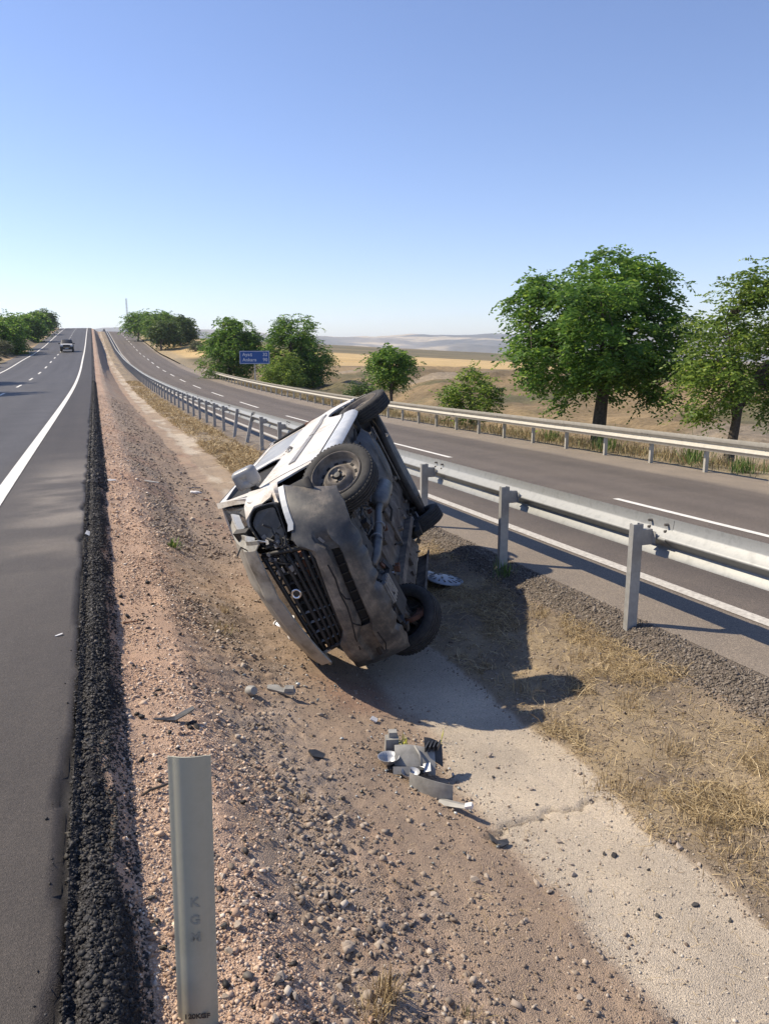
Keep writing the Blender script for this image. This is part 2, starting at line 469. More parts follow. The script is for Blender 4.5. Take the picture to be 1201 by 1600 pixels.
def disp_med(X, Y):
    berm, chan, straw, chips, coarse, Xw = zone(X, Y)
    f = np.exp(-np.maximum(Y - 5, 0) / 9)
    d = f * (.016 * fbm(X * 26, Y * 26, 51, 4, .6))
    rough = .9 * berm * sstep(X, -.2, -.17) + .35 * chan * .5 + .75 * straw + .9 * chips * (1 - sstep(X, 4.12, 4.2)) + 1.0 * coarse + .5 * (1 - berm - chan - straw - chips).clip(0, 1)
    d = d * rough + .05 * (1 - chan * .8) * (1 - berm) * (1 - chips) * fbm(X * 1.7, Y * 1.1, 53, 4) * sstep(X, .05, .3)
    d += .05 * berm * sstep(X, -.19, -.12) * fbm(Y * 1.7, X * 3, 58, 3) * np.exp(-np.maximum(Y - 12, 0) / 12)
    d += .012 * berm * f * sstep(X, -.2, -.17) * fbm(X * 40, Y * 40, 57, 3)
    # cracks across the channel
    for (x0, y0, ang, ln) in CRACKS:
        ux, uy = math.cos(ang), math.sin(ang)
        a = (X - x0) * ux + (Y - y0) * uy; q = -(X - x0) * uy + (Y - y0) * ux + .11 * fbm(a * 5 + 7, a * 0 + y0, 61, 5, .65)
        d -= .028 * np.exp(-(q / .014) ** 2) * (np.abs(a) < ln)
    return d
CRACKS = [(2.4, 9.2, .5, .5), (2.4, 18.9, .4, .6), (2.4, 25., .5, .6), (2.4, 29., .5, .6), (2.12, 3.30, .22, .42), (2.3, 11.5, .5, .6), (2.5, 16.5, .5, .6), (2.35, 13.6, .45, .4), (2.4, 21.5, .45, .6)]
def ground_z(X, Y):
    X = np.atleast_1d(np.asarray(X, float)); Y = np.atleast_1d(np.asarray(Y, float))
    return z_med(X, Y) + disp_med(X, Y)
def gz(x, y): return float(ground_z(x, y)[0])

def col_med(X, Y):
    berm, chan, straw, chips, coarse, Xw = zone(X, Y)
    bench = 1 - sstep(Xw, .4, .62)
    c = mixc((.34, .26, .19), (.48, .345, .25), bench)                       # grey brown slope / pinkish gravel bench
    c = mixc(c, (.33, .29, .255), coarse * .45 * np.clip(.5 + 1.2 * fbm(X * 6, Y * 6, 71), 0, 1))
    red = np.clip(fbm(X * 1.2, Y * .8, 73, 4) * 2.2 - .15, 0, 1) * (1 - chan) * (1 - straw)
    c = mixc(c, (.34, .20, .135), red * .5)
    cc = mixc((.43, .375, .295), (.50, .44, .35), np.clip(.5 + fbm(X * 2.5, Y * 2.5, 75, 5), 0, 1))
    dirt = np.clip(3.2 * fbm(X * 1.4 + 2, Y * .5, 79, 6, .6) + .72, 0, 1) * sstep(Y, 6., 11.)
    cc = mixc(cc, (.31, .24, .17), .9 * dirt)
    c = mixc(c, cc, chan)
    ss = mixc((.20, .165, .125), (.31, .25, .165), np.clip(.5 + 1.5 * fbm(X * 3, Y * 2.2, 77, 5), 0, 1))
    c = mixc(c, ss, straw)
    c = mixc(c, (.150, .127, .105), chips)
    c = mixc(c, (.030, .029, .031), berm)
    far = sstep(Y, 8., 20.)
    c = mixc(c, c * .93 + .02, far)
    for (x0, y0, ang, ln) in CRACKS:
        ux, uy = math.cos(ang), math.sin(ang)
        a = (X - x0) * ux + (Y - y0) * uy; q = -(X - x0) * uy + (Y - y0) * ux + .11 * fbm(a * 5 + 7, a * 0 + y0, 61, 5, .65)
        c = mixc(c, (.15, .13, .11), .75 * np.exp(-(q / .014) ** 2) * (np.abs(a) < ln))
    return c
xs = np.unique(np.concatenate([np.linspace(-.2, .1, 22), np.linspace(.1, 3.0, 140), np.linspace(3.0, 4.2, 60)]))
ysm = rows(-2.0, 440, .022, 1.045, 2.0)
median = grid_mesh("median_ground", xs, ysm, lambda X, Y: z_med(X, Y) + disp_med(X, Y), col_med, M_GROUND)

# ------------------------------------------------------------------ land beyond the roads
YA = math.radians(YAW)
def plain(X, Y):
    D = X * math.sin(YA) + Y * math.cos(YA); L = X * math.cos(YA) - Y * math.sin(YA)
    base = np.interp(D, [-100, 0, 90, 150, 400, 700, 1100, 1800, 6000], [-1.3, -1.1, -.75, -.3, 1.4, 8.0, 4.0, -25., -60.])
    tilt = -.05 * (L + .067 * D) * sstep(D, 60., 200.)
    tilt = np.clip(tilt, -40, 12) * (1 - sstep(D, 1000., 1800.))
    return base + tilt
def mounds(X, Y):
    D = X * math.sin(YA) + Y * math.cos(YA)
    w = sstep(X, 14., 20.) * (1 - sstep(D, 90., 140.))
    return w * (1.5 * fbm(X * .07, Y * .07, 91, 5) + .9 * np.abs(fbm(X * .22, Y * .16, 93, 5)) - .7 * np.exp(-((X - 19 - 3 * fbm(Y * .05, Y * 0, 95)) / 2.5) ** 2))
def z_right_land(X, Y):
    e = z_high(12.6, Y); d = X - 12.6
    near = e - .04 * np.minimum(d, 4.) - .13 * np.clip(d - 1.2, 0, 5) + 2.2 * sstep(Y, 95., 150.) * np.exp(-((d - 9) / 6) ** 2) * (1 - sstep(Y, 240., 330.))
    w = sstep(d, 2., 26.) * (1 - .75 * sstep(Y, 90., 160.)) + .75 * sstep(Y, 90., 160.) * sstep(d, 10., 75.)
    return near * (1 - w) + plain(X, Y) * w + mounds(X, Y) * sstep(d, .5, 5.)
def col_right_land(X, Y):
    D = X * math.sin(YA) + Y * math.cos(YA); L = X * math.cos(YA) - Y * math.sin(YA)
    n = fbm(X * .11, Y * .11, 101, 6, .6); n2 = fbm(X * .5, Y * .5, 103, 5, .6)
    c = mixc((.145, .112, .068), (.27, .20, .112), np.clip(.5 + 1.2 * n + .5 * n2, 0, 1))
    c = mixc(c, (.27, .235, .19), np.clip(3.2 * (fbm(X * .09 + 4, Y * .09, 105, 5) - .2), 0, .6))            # bare pale earth
    c = mixc(c, (.10, .10, .055), np.clip(3.6 * (fbm(X * .13, Y * .13, 107, 5) - .08), 0, .75))                 # green grey scrub
    wob = 5 * fbm(L * .03, D * .01, 111, 3)
    g = sstep(D + wob, 132., 140.) * (1 - sstep(D + wob * 2, 390., 410.))
    c = mixc(c, mixc((.46, .33, .155), (.54, .40, .20), np.clip(.5 + fbm(L * .02, D * .08, 113, 4), 0, 1)), g)
    o = sstep(D + wob * 2, 390., 410.)
    c = mixc(c, mixc((.13, .115, .065), (.21, .17, .095), np.clip(.5 + 1.5 * fbm(L * .012, D * .02, 115, 4), 0, 1)), o)
    f = sstep(D, 1150., 1250.)
    c = mixc(c, (.45, .37, .26), f * (fbm(L * .004, D * .004, 117, 3) > 0))
    d = X - 12.6
    v = (1 - sstep(d, 1.2, 3.5)); c = mixc(c, (.30, .25, .17), .7 * v)
    return c
xs = np.concatenate([12.6 + np.linspace(0, 30, 110), 42.6 + np.geomspace(.6, 160, 60), np.linspace(215, 2400, 80)])
ys = np.concatenate([np.linspace(-30, 90, 240), np.linspace(91, 460, 180), np.linspace(470, 2600, 110)])
grid_mesh("field", xs, ys, z_right_land, col_right_land, M_TERRAIN)

def z_left_land(X, Y):
    d = -9.4 - X
    e = z_road(-9.4, Y)
    bank = .9 * sstep(d, .6, 3.0) * (1 + .8 * fbm(Y * .15, X * .2, 121, 4)) * sstep(Y, 30., 90.)
    return e - .10 * sstep(d, 0, .5) + bank + .5 * fbm(X * .25, Y * .25, 123, 4) * sstep(d, .8, 3.) - .03 * np.clip(d - 15, 0, 200)
def col_left_land(X, Y):
    n = fbm(X * .3, Y * .3, 125, 6, .6)
    c = mixc((.22, .165, .105), (.36, .27, .17), np.clip(.5 + 1.4 * n, 0, 1))
    return mixc(c, (.16, .15, .09), np.clip(3 * (fbm(X * .2, Y * .2, 127, 4) - .1), 0, .6))
xs = np.concatenate([-9.4 - np.linspace(60, 12.5, 20) ** 1.0, -9.4 - np.linspace(12, 0, 50)])
grid_mesh("verge", xs, np.concatenate([np.linspace(-30, 150, 200), np.linspace(152, 460, 140)]), z_left_land, col_left_land, M_VERGE)

# far hills
def z_hill(X, Y):
    D = X * math.sin(YA) + Y * math.cos(YA); L = X * math.cos(YA) - Y * math.sin(YA)
    r = np.exp(-((D - 4300) / 700) ** 2) * (158 + 70 * fbm(L * .0011, D * .0006, 131, 5, .5) - .005 * L)
    r2 = np.exp(-((D - 3300) / 350) ** 2) * (84 + 60 * fbm(L * .0016 + 9, D * .001, 133, 5, .5) - .016 * (L - 300))
    return np.maximum(r, r2) - 62 + 12 * fbm(L * .006, D * .006, 135, 5) * sstep(D, 2800., 3300.)
def col_hill(X, Y):
    D = X * math.sin(YA) + Y * math.cos(YA); L = X * math.cos(YA) - Y * math.sin(YA)
    n = fbm(L * .003, D * .0035, 137, 5, .6)
    c = mixc((.13, .13, .12), (.29, .26, .22), np.clip(.5 + 1.6 * n, 0, 1))
    return mixc(c, (.62, .52, .36), np.clip(8 * (fbm(L * .0016, D * .006, 139, 4) - .22), 0, .8))
u = np.linspace(-2300, 3900, 260); w = np.linspace(2450, 5300, 130)
Lg, Dg = np.meshgrid(u, w)
Xg = Lg * math.cos(YA) + Dg * math.sin(YA); Yg = -Lg * math.sin(YA) + Dg * math.cos(YA)
Vh = np.stack([Xg, Yg, z_hill(Xg, Yg)], -1).reshape(-1, 3)
a, b = Lg.shape; i = np.arange(a - 1)[:, None] * b + np.arange(b - 1)[None, :]
o = big_mesh("hills", Vh, np.stack([i, i + 1, i + b + 1, i + b], -1).reshape(-1, 4), M_HILL, smooth=True, colors=col_hill(Xg, Yg).reshape(-1, 3))
o["kind"] = 'structure'

# air between here and the hills
HZ = MB().box((900, 2600, 28), (9000, 8000, 220)).build("haze", None)
mh = bpy.data.materials.new("hazy_air"); mh.use_nodes = True
nt = mh.node_tree
for n_ in list(nt.nodes):
    if n_.type == 'BSDF_PRINCIPLED': nt.nodes.remove(n_)
pv = nt.nodes.new("ShaderNodeVolumePrincipled"); pv.inputs["Density"].default_value = .00015; pv.inputs["Color"].default_value = (.80, .89, 1.0, 1)
pv.inputs["Anisotropy"].default_value = .2
nt.links.new(pv.outputs[0], nt.nodes["Material Output"].inputs["Volume"])
HZ.data.materials.append(mh); HZ["kind"] = "stuff"
# ------------------------------------------------------------------ guard rails
M_GALV = noise_mat("galvanised_steel", (.22, .225, .218), (.28, .285, .275), scale=14, rough=.5, metal=.35, detail=9, c3=(.25, .255, .245), bstr=.05, bscale=60)
M_GALV_OLD = noise_mat("weathered_zinc", (.38, .36, .30), (.48, .45, .385), scale=9, rough=.65, metal=.15, detail=9, bstr=.05)
M_POST = noise_mat("post_zinc", (.30, .30, .285), (.40, .395, .375), scale=16, rough=.6, metal=.3, detail=9)
M_BOLT = noise_mat("bolt_steel", (.12, .11, .10), (.22, .2, .18), scale=60, rough=.55, metal=.6)
WPROF = [(.083, .0), (.082, -.012), (.074, -.078), (.068, -.090), (.012, -.142), (.002, -.152), (0, -.160), (.004, -.168),
         (.012, -.176), (.070, -.222), (.080, -.232), (.080, -.240), (.070, -.250), (.034, -.298), (.030, -.31)]
def beam_mesh(p0, p1, side, mat, name, sag=0.0, seg=3):
    """W profile between two points of the top edge; side=+1 opens towards +X"""
    p0 = np.array(p0, float); p1 = np.array(p1, float)
    G = []
    for i in range(seg + 1):
        t = i / seg; c = p0 * (1 - t) + p1 * t
        G.append([c + np.array([side * d, 0, z]) for d, z in WPROF])
    return MB().sheet(G, .003 * side)

_b = MB(); _b.tube([(-.018, 0, 0), (.018, 0, 0)], .0115, 6); BOLT_ME = mesh_data('bolt', _b.v, _b.f, M_BOLT)
def guard_rail(name, label, xpost, side, xoff, zfun, top, y0, y1, sp, mbeam, mpost, foot, tilt=None, postw=(.095, .055), ang=0.0):
    root = empty(name, (0, 0, 0), 0, label, "guard rail")
    n = int((y1 - y0) / sp)
    # beams, two bays each, each lapped 8 mm over the next
    first = None
    xr = xpost + side * xoff
    lap = 0
    for k in range(0, n, 2):
        ya, yb = y0 + k * sp, y0 + (k + 2) * sp
        za, zb = float(zfun(xpost, ya)) + top, float(zfun(xpost, yb)) + top
        o = 0.004 * (lap % 2); lap += 1
        b = beam_mesh((xr + side * o, ya - .16, za), (xr + side * o, yb + .16, zb), side, mbeam, "beam").build("beam", mbeam, root, angle=50)
        if ya < 45:
            for dy in (-.10, .10):
                for dz in (-.045, -.10):
                    bo = link(bpy.data.objects.new("bolt", BOLT_ME), b)
                    bo.location = (xr + side * .060, ya + dy, za + dz)
    # posts: open C sections sharing one mesh
    w, dpt = postw; t = .005
    prof = [(-w/2, -dpt/2), (w/2, -dpt/2), (w/2, dpt/2), (w/2 - .02, dpt/2), (w/2 - .02, dpt/2 - t), (w/2 - t, dpt/2 - t), (w/2 - t, -dpt/2 + t), (-w/2 + t, -dpt/2 + t), (-w/2 + t, dpt/2 - t), (-w/2 + .02, dpt/2 - t), (-w/2 + .02, dpt/2), (-w/2, dpt/2)]
    h0, h1 = -.35, top + foot
    V = [(x, y, h) for h in (h0, h1) for x, y in prof]; m_ = len(prof)
    F = [(i, (i + 1) % m_, m_ + (i + 1) % m_, m_ + i) for i in range(m_)] + [tuple(range(m_ - 1, -1, -1)), tuple(range(m_, 2 * m_))]
    pme = mesh_data("post", V, F, mpost)
    sp_m = MB()
    sp_m.box((side * (xoff - .01) / 2, .0, -.155), (xoff - .012, .05, .13)); sp_m.box((side * (xoff - .012), 0.0, -.155), (.006, .13, .10))
    sme = None
    for k in range(n + 1):
        y = y0 + k * sp
        z = float(zfun(xpost, y))
        p = link(bpy.data.objects.new("post", pme), root)
        p.location = (xpost, y, z); p.rotation_euler = (0, 0, ang)
        if tilt and k in tilt:
            p.rotation_euler = (math.radians(tilt[k][0]), math.radians(tilt[k][1]), ang); tag(p, "post leaning over, bent out of line")
        if y < 120 and not (tilt and k in tilt):
            if sme is None: sme = sp_m.build("spacer", mpost, p).data; s = p.children[0]
            else: s = link(bpy.data.objects.new("spacer", sme), p)
            s.location = (0, 0, top)
    return root
gr = guard_rail("guard_rail", "galvanised guard rail between the ditch and the right carriageway, passing behind the wrecked van",
                4.05, 1, .155, lambda X, Y: zr(Y), .895, 5.07 - 4 * 2.2, 330, 2.2, M_GALV, M_POST, -.04, tilt={12: (-3, 14), 13: (-6, 9)})
gr2 = guard_rail("guard_rail", "far cream coloured guard rail at the outer road edge in front of the trees",
                 12.28, -1, .155, z_high, .80, 13.23 - 1.79 * 7, 95, 1.79, M_GALV_OLD, M_GALV_OLD, -.06, postw=(.09, .06))
# lowered end section of the far rail
m = beam_mesh((12.13, 94.9, z_high(12.2, 95) + .80), (12.4, 99.5, z_high(12.3, 99.5) + .15), -1, None, "beam")
m.build("beam", M_GALV_OLD, gr2, angle=50)

# ------------------------------------------------------------------ delineator post
M_DELIN = noise_mat("grey_plastic", (.33, .315, .24), (.40, .38, .295), scale=5, rough=.55, bstr=.04, bscale=30, detail=8, c3=(.365, .345, .265))
M_DIRTTXT = noise_mat("faded_print", (.24, .24, .20), (.32, .315, .265), scale=60, rough=.7)
M_BLACKTXT = noise_mat("black_print", (.02, .02, .02), (.05, .05, .05), scale=60, rough=.6)
px, py = .150, 1.985
pz = gz(px, py)
post = empty("delineator_post", (px, py, pz), math.radians(-13.5 - 4), "pale grey plastic marker post in the foreground gravel with faded letters", "marker post")
post.rotation_euler = (math.radians(-1.0), math.radians(.9), math.radians(-15))
H = .66 - pz
G = []
prof = [(-.058, .012), (-.0575, .004), (-.050, -.001)] + [(x, -.002 - .020 * (1 - (x / .046) ** 2)) for x in np.linspace(-.046, .046, 13)] + [(.050, -.001), (.0575, .004), (.058, .012)]
for h in np.linspace(-.25, 1, 12):
    row = []
    for i, (x, y) in enumerate(prof):
        z = H * h if h < 1 else H + .010 * (1 - (x / .058) ** 2) + 0
        row.append((x, y, z))
    G.append(row)
MB().sheet(G, -.004).build("post_shell", M_DELIN, post, angle=40)
def text(s, size, loc, rot, mat, parent, name="lettering", ext=.0015, align='CENTER', sx=1.0, bold=0.0, spacing=1.0):
    cu = bpy.data.curves.new(name, 'FONT'); cu.body = s; cu.size = size; cu.extrude = ext; cu.align_x = align; cu.align_y = 'CENTER'
    cu.offset = bold; cu.space_character = spacing
    cu.materials.append(mat)
    tmp = bpy.data.objects.new(name, cu); COL.objects.link(tmp); bpy.context.view_layer.update()
    me = bpy.data.meshes.new_from_object(tmp.evaluated_get(bpy.context.evaluated_depsgraph_get()))
    bpy.data.objects.remove(tmp); bpy.data.curves.remove(cu)
    if not me.materials: me.materials.append(mat)
    o = link(bpy.data.objects.new(name, me), parent); o.location = loc; o.rotation_euler = rot
    return o
for s, z in (("K", .415), ("G", .360), ("M", .305)):
    text(s, .040, (.006, -.0224, z), (math.radians(90), 0, 0), M_DIRTTXT, post, ext=.0006, bold=.001)
text("120KGF", .022, (.002, -.0220, .047), (math.radians(90), 0, 0), M_BLACKTXT, post, ext=.0006, bold=.0008)

# ------------------------------------------------------------------ distance sign
M_BLUE = noise_mat("sign_blue", (.004, .065, .27), (.006, .08, .31), scale=4, rough=.45)
M_WHITE = noise_mat("sign_white", (.55, .58, .62), (.62, .65, .68), scale=8, rough=.5)
def at_depth(u, v, d):
    yw, p = math.radians(YAW), math.radians(PITCH)
    R = np.array([math.cos(yw), -math.sin(yw), 0]); Fw = np.array([math.sin(yw) * math.cos(p), math.cos(yw) * math.cos(p), -math.sin(p)]); U = np.array([math.sin(yw) * math.sin(p), math.cos(yw) * math.sin(p), math.cos(p)])
    return np.array([0, 0, CAM_H]) + d * (Fw + R * (u - 600.5) / 1210 - U * (v - 800) / 1210)
sp_ = np.array([13.25, 69.0])
zg = float(z_right_land(np.array([[sp_[0]]]), np.array([[sp_[1]]]))[0, 0])
sign = empty("road_sign", (sp_[0], sp_[1], zg), math.radians(-6), "blue distance board with white text on a pole behind the far rail", "road sign")
BW, BH, BZ = 2.62, 1.14, 1.28 - zg
MB().box((0, 0, BZ), (BW, .03, BH)).build("board", M_BLUE, sign)
mbd = MB()
for (cx, cz, wx, wz) in ((0, BH / 2 - .05, BW - .06, .04), (0, -BH / 2 + .05, BW - .06, .04), (-BW / 2 + .05, 0, .04, BH - .14), (BW / 2 - .05, 0, .04, BH - .14)):
    mbd.box((cx, -.018, BZ + cz), (wx, .006, wz))
mbd.build("border", M_WHITE, sign)
for s, z, al, x in (("Ayaş", .235, 'LEFT', -1.05), ("32", .235, 'RIGHT', 1.12), ("Ankara", -.215, 'LEFT', -1.05), ("90", -.215, 'RIGHT', 1.12)):
    text(s, .39, (x, -.019, BZ + z), (math.radians(90), 0, 0), M_WHITE, sign, ext=.003, align=al, bold=.008, spacing=1.08)
pm = MB(); pm.tube([(0, .05, -.3), (0, .05, BZ + .5)], .055, 8); pm.build("pole", M_POST, sign)
bm_ = MB(); bm_.box((0, .03, BZ + .3), (1.8, .03, .06)); bm_.box((0, .03, BZ - .3), (1.8, .03, .06)); bm_.build("bracket", M_POST, sign)

# ------------------------------------------------------------------ lattice mast on the crest
M_MAST = noise_mat("mast_steel", (.30, .31, .32), (.42, .43, .44), scale=2, rough=.7)
mx_, my_ = 15.5, 378.0
mzb = float(z_right_land(np.array([[mx_]]), np.array([[my_]]))[0, 0])
mast = empty("radio_mast", (mx_, my_, mzb), 0, "thin grey lattice mast rising above the crest beside the far trees", "mast")
mm = MB(); w = .28; top = 25.3 - mzb
for sx_, sy_ in ((-w, -w), (w, -w), (0, w)): mm.tube([(sx_, sy_, 0), (sx_, sy_, top)], .07, 5)
mm.build("upright", M_MAST, mast)
mm = MB(); z = 0; q = 0
while z < top - .8:
    a_, b_ = ((-w, -w), (w, -w)) if q % 2 else ((w, -w), (-w, -w))
    mm.tube([(*a_, z), (*b_, z + .8)], .035, 4); mm.tube([(*b_, z), (0, w, z + .8)], .035, 4); z += .8; q += 1
mm.build("bracing", M_MAST, mast)

# ------------------------------------------------------------------ trees
M_BARK = noise_mat("bark", (.055, .045, .035), (.13, .105, .08), scale=14, rough=.95, bstr=.8, bscale=20, bdist=.02)
LEAF = {
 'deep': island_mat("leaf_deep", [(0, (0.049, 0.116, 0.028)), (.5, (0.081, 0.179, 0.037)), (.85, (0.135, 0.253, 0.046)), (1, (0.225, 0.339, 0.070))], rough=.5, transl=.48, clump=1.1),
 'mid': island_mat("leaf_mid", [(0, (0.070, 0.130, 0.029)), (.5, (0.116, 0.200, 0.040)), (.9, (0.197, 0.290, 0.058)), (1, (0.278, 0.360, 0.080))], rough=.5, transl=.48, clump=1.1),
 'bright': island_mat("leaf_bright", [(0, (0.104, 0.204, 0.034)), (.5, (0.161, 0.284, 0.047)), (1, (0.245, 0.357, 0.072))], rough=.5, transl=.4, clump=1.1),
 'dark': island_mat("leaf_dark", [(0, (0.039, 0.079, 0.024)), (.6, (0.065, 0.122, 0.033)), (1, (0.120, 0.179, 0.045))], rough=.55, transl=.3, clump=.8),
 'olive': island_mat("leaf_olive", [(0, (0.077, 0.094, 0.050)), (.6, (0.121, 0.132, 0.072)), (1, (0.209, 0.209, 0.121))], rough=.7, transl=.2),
}
def leaf_quads(P, D, L, W, r):
    """rhombic leaves at P pointing along D"""
    n = len(P)
    D = D / (np.linalg.norm(D, axis=1, keepdims=True) + 1e-9)
    q = r.normal(size=(n, 3)); S = np.cross(D, q); S /= np.linalg.norm(S, axis=1, keepdims=True) + 1e-9
    L = L[:, None]; W = W[:, None]
    N = np.cross(D, S)
    V = np.stack([P, P + D * L * .5 + S * W * .5 + N * L * .06, P + D * L, P + D * L * .5 - S * W * .5 + N * L * .06], 1).reshape(-1, 3)
    F = np.arange(n * 4).reshape(-1, 4)
    return V, F
def make_tree(name, label, cat, loc, h, crown, leaf='deep', nclump=90, fronds=14, leaf_l=.13, trunk_r=.16, fork=.3, group=None, seed=1, droop=.5, dens=1.0, lean=0.0, clump_r=.55, shell=.55):
    """crown: list of ellipsoids (cx, cy, cz, rx, ry, rz) relative to the base"""
    r = np.random.default_rng(seed); rd = random.Random(seed)
    root = empty(name, loc, 0, label, cat, group)
    # clump centres inside the crown, denser towards its skin
    vol = np.array([e[3] * e[4] * e[5] for e in crown]); vol = vol ** .67 / (vol ** .67).sum()
    C_ = []
    while len(C_) < nclump:
        e = crown[r.choice(len(crown), p=vol)]
        d = r.normal(size=3); d /= np.linalg.norm(d); rad = shell + (1 - shell) * r.random() ** .6
        p = np.array(e[:3]) + d * np.array(e[3:]) * rad
        if all(np.linalg.norm((p - c) / clump_r) > .55 for c in C_) or r.random() < .25: C_.append(p)
    C_ = np.array(C_)
    # trunk and limbs
    tm = MB(); hf = h * fork
    bend = [np.array([lean * t + .06 * math.sin(3 * t + seed), .05 * math.cos(2.2 * t + seed), hf * t]) for t in np.linspace(-.12, 1, 7)]
    tm.tube(bend, [trunk_r * (1.35 - .5 * t) for t in np.linspace(0, 1, 7)], 9)
    top = bend[-1]
    nl = max(4, min(9, nclump // 10))
    ends = C_[r.choice(len(C_), nl, replace=False)]
    limbs = []
    for e in ends:
        mid = top * .45 + e * .55 + np.array([0, 0, .12 * h * rd.uniform(.2, 1)])
        st = bend[rd.choice([4, 5, 6])]
        pts = [st, st * .55 + mid * .45 + r.normal(size=3) * .05, mid, e]
        tm.tube(pts, [trunk_r * .62, trunk_r * .42, trunk_r * .25, trunk_r * .08], 6); limbs.append(pts)
    allp = np.concatenate([np.array(l[1:]) for l in limbs])
    for c in C_:
        j = np.argmin(((allp - c) ** 2).sum(1) + (allp[:, 2] > c[2]) * .6)
        s = allp[j]; mid = (s + c) / 2 + np.array([0, 0, .08 * np.linalg.norm(c - s)])
        tm.tube([s, mid, c], [trunk_r * .16, trunk_r * .09, trunk_r * .04], 4, caps=False)
    tm.build("trunk", M_BARK, root, smooth=True)
    # fronds: each a drooping stalk with paired leaflets
    VV = []; FF = []; n0 = 0
    cen = np.array([np.average([e[k] for e in crown]) for k in range(3)])
    for c in C_:
        out = c - cen; out[2] *= .5; out /= np.linalg.norm(out) + 1e-6
        k = max(3, int(fronds * dens * r.uniform(.6, 1.3)))
        for _ in range(k):
            d = r.normal(size=3) * .75 + out * .7; d[2] = d[2] * .45 + .12; d /= np.linalg.norm(d)
            b = c + r.normal(size=3) * clump_r * np.array([.5, .5, .34])
            Lf = leaf_l * r.uniform(2.2, 4.0); nn = 9
            t = np.linspace(.15, 1, nn)
            P = b + d * (t * Lf)[:, None] + np.array([0, 0, -1.0]) * (droop * Lf * t ** 2)[:, None]
            side = np.cross(d, [0, 0, 1.0]); side /= np.linalg.norm(side) + 1e-6
            sg = np.where(np.arange(nn) % 2 == 0, 1, -1)[:, None]
            Dl = side * sg + d * .5 + np.array([0, 0, -.35]) + r.normal(size=(nn, 3)) * .25
            V, F = leaf_quads(P, Dl, leaf_l * r.uniform(.75, 1.2, nn), leaf_l * r.uniform(.34, .5, nn), r)
            VV.append(V); FF.append(F + n0); n0 += len(V)
    big_mesh("crown", np.concatenate(VV), np.concatenate(FF), LEAF[leaf], root)
    return root
def rl(x, y): return float(z_right_land(np.array([[x]]), np.array([[y]]))[0, 0])
def ll(x, y): return float(z_left_land(np.array([[x]]), np.array([[y]]))[0, 0])
def on_ray(u, v, d): p = at_depth(u, v, d); return p
def crown_px(base, d, boxes):
    """ellipsoids from (u0, v0, u1, v1) extents at depth d, converted to metres round the base"""
    out = []
    for (u0, v0, u1, v1, dep) in boxes:
        c = at_depth((u0 + u1) / 2, (v0 + v1) / 2, d + dep) - base
        out.append((c[0], c[1], c[2], (u1 - u0) / 2 * d / 1210, (u1 - u0) / 2 * d / 1210 * .9, (v1 - v0) / 2 * d / 1210 / .98))
    return out
def tree_at(u, d, label, boxes, name="roadside_tree", cat="tree", **kw):
    p = at_depth(u, 620, d); base = np.array([p[0], p[1], rl(p[0], p[1]) if p[0] > 0 else ll(p[0], p[1])])
    cr = crown_px(base, d, boxes)
    h = max(e[2] + e[5] for e in cr)
    return make_tree(name, label, cat, tuple(base), h, cr, **kw)
tree_at(940, 24, "large dense tree with dark feathery foliage behind the far rail, the biggest in view",
        [(800, 425, 960, 560, 0), (880, 400, 1045, 520, .6), (905, 470, 1078, 610, 0), (795, 520, 900, 600, -.8), (850, 570, 912, 635, .2), (985, 555, 1065, 628, 0), (930, 545, 1010, 625, .6), (870, 440, 1000, 600, -1.6), (815, 450, 880, 540, -.5)],
        leaf='deep', nclump=150, fronds=34, leaf_l=.16, trunk_r=.19, fork=.34, seed=11, clump_r=.46, droop=.5)
tree_at(1148, 20, "open crowned lighter green tree with a forked trunk at the right edge",
        [(1075, 470, 1180, 600, 0), (1130, 430, 1260, 560, .5), (1150, 412, 1215, 480, 0), (1070, 560, 1160, 650, -.4), (1150, 550, 1290, 640, .2), (1190, 470, 1320, 620, .6)],
        leaf='mid', nclump=160, fronds=19, leaf_l=.125, trunk_r=.115, fork=.34, seed=12, clump_r=.42, droop=.5, lean=.1)
tree_at(610, 42, "small round young tree on a thin straight trunk in the dry field",
        [(580, 550, 640, 600, 0), (590, 545, 632, 575, 0)], leaf='deep', nclump=60, fronds=16, leaf_l=.17, trunk_r=.085, fork=.36, seed=13, clump_r=.42)
tree_at(737, 30, "bushy many stemmed sapling directly behind the far rail", [(702, 590, 775, 655, 0), (725, 577, 755, 620, 0), (700, 600, 730, 650, 0)],
        name="bush", cat="bush", leaf='mid', nclump=60, fronds=13, leaf_l=.13, trunk_r=.05, fork=.12, seed=14, clump_r=.36, droop=.15)
tree_at(560, 45, "low dark shrub behind the far rail left of the young tree", [(541, 602, 580, 628, 0)], name="bush", cat="bush", leaf='dark', nclump=26, fronds=14, leaf_l=.15, trunk_r=.04, fork=.1, seed=15, clump_r=.4, droop=.2)
tree_at(362, 84, "broad dark tree behind the left half of the blue sign", [(318, 515, 410, 590, 0), (334, 501, 400, 560, 0), (320, 535, 350, 592, -1)], leaf='deep', nclump=130, fronds=20, leaf_l=.27, trunk_r=.22, fork=.2, seed=16, clump_r=.7)
tree_at(466, 78, "tall dark tree to the right of the blue sign", [(418, 508, 500, 600, 0), (430, 494, 494, 540, 0), (455, 522, 516, 610, 0), (425, 542, 508, 612, 1)], leaf='deep', nclump=150, fronds=20, leaf_l=.27, trunk_r=.22, fork=.2, seed=17, clump_r=.68)
tree_at(440, 72.5, "bright green young tree low beside the sign pole", [(412, 568, 470, 608, 0), (425, 552, 462, 590, 0)], leaf='mid', nclump=60, fronds=15, leaf_l=.22, trunk_r=.08, fork=.15, seed=18, clump_r=.6)
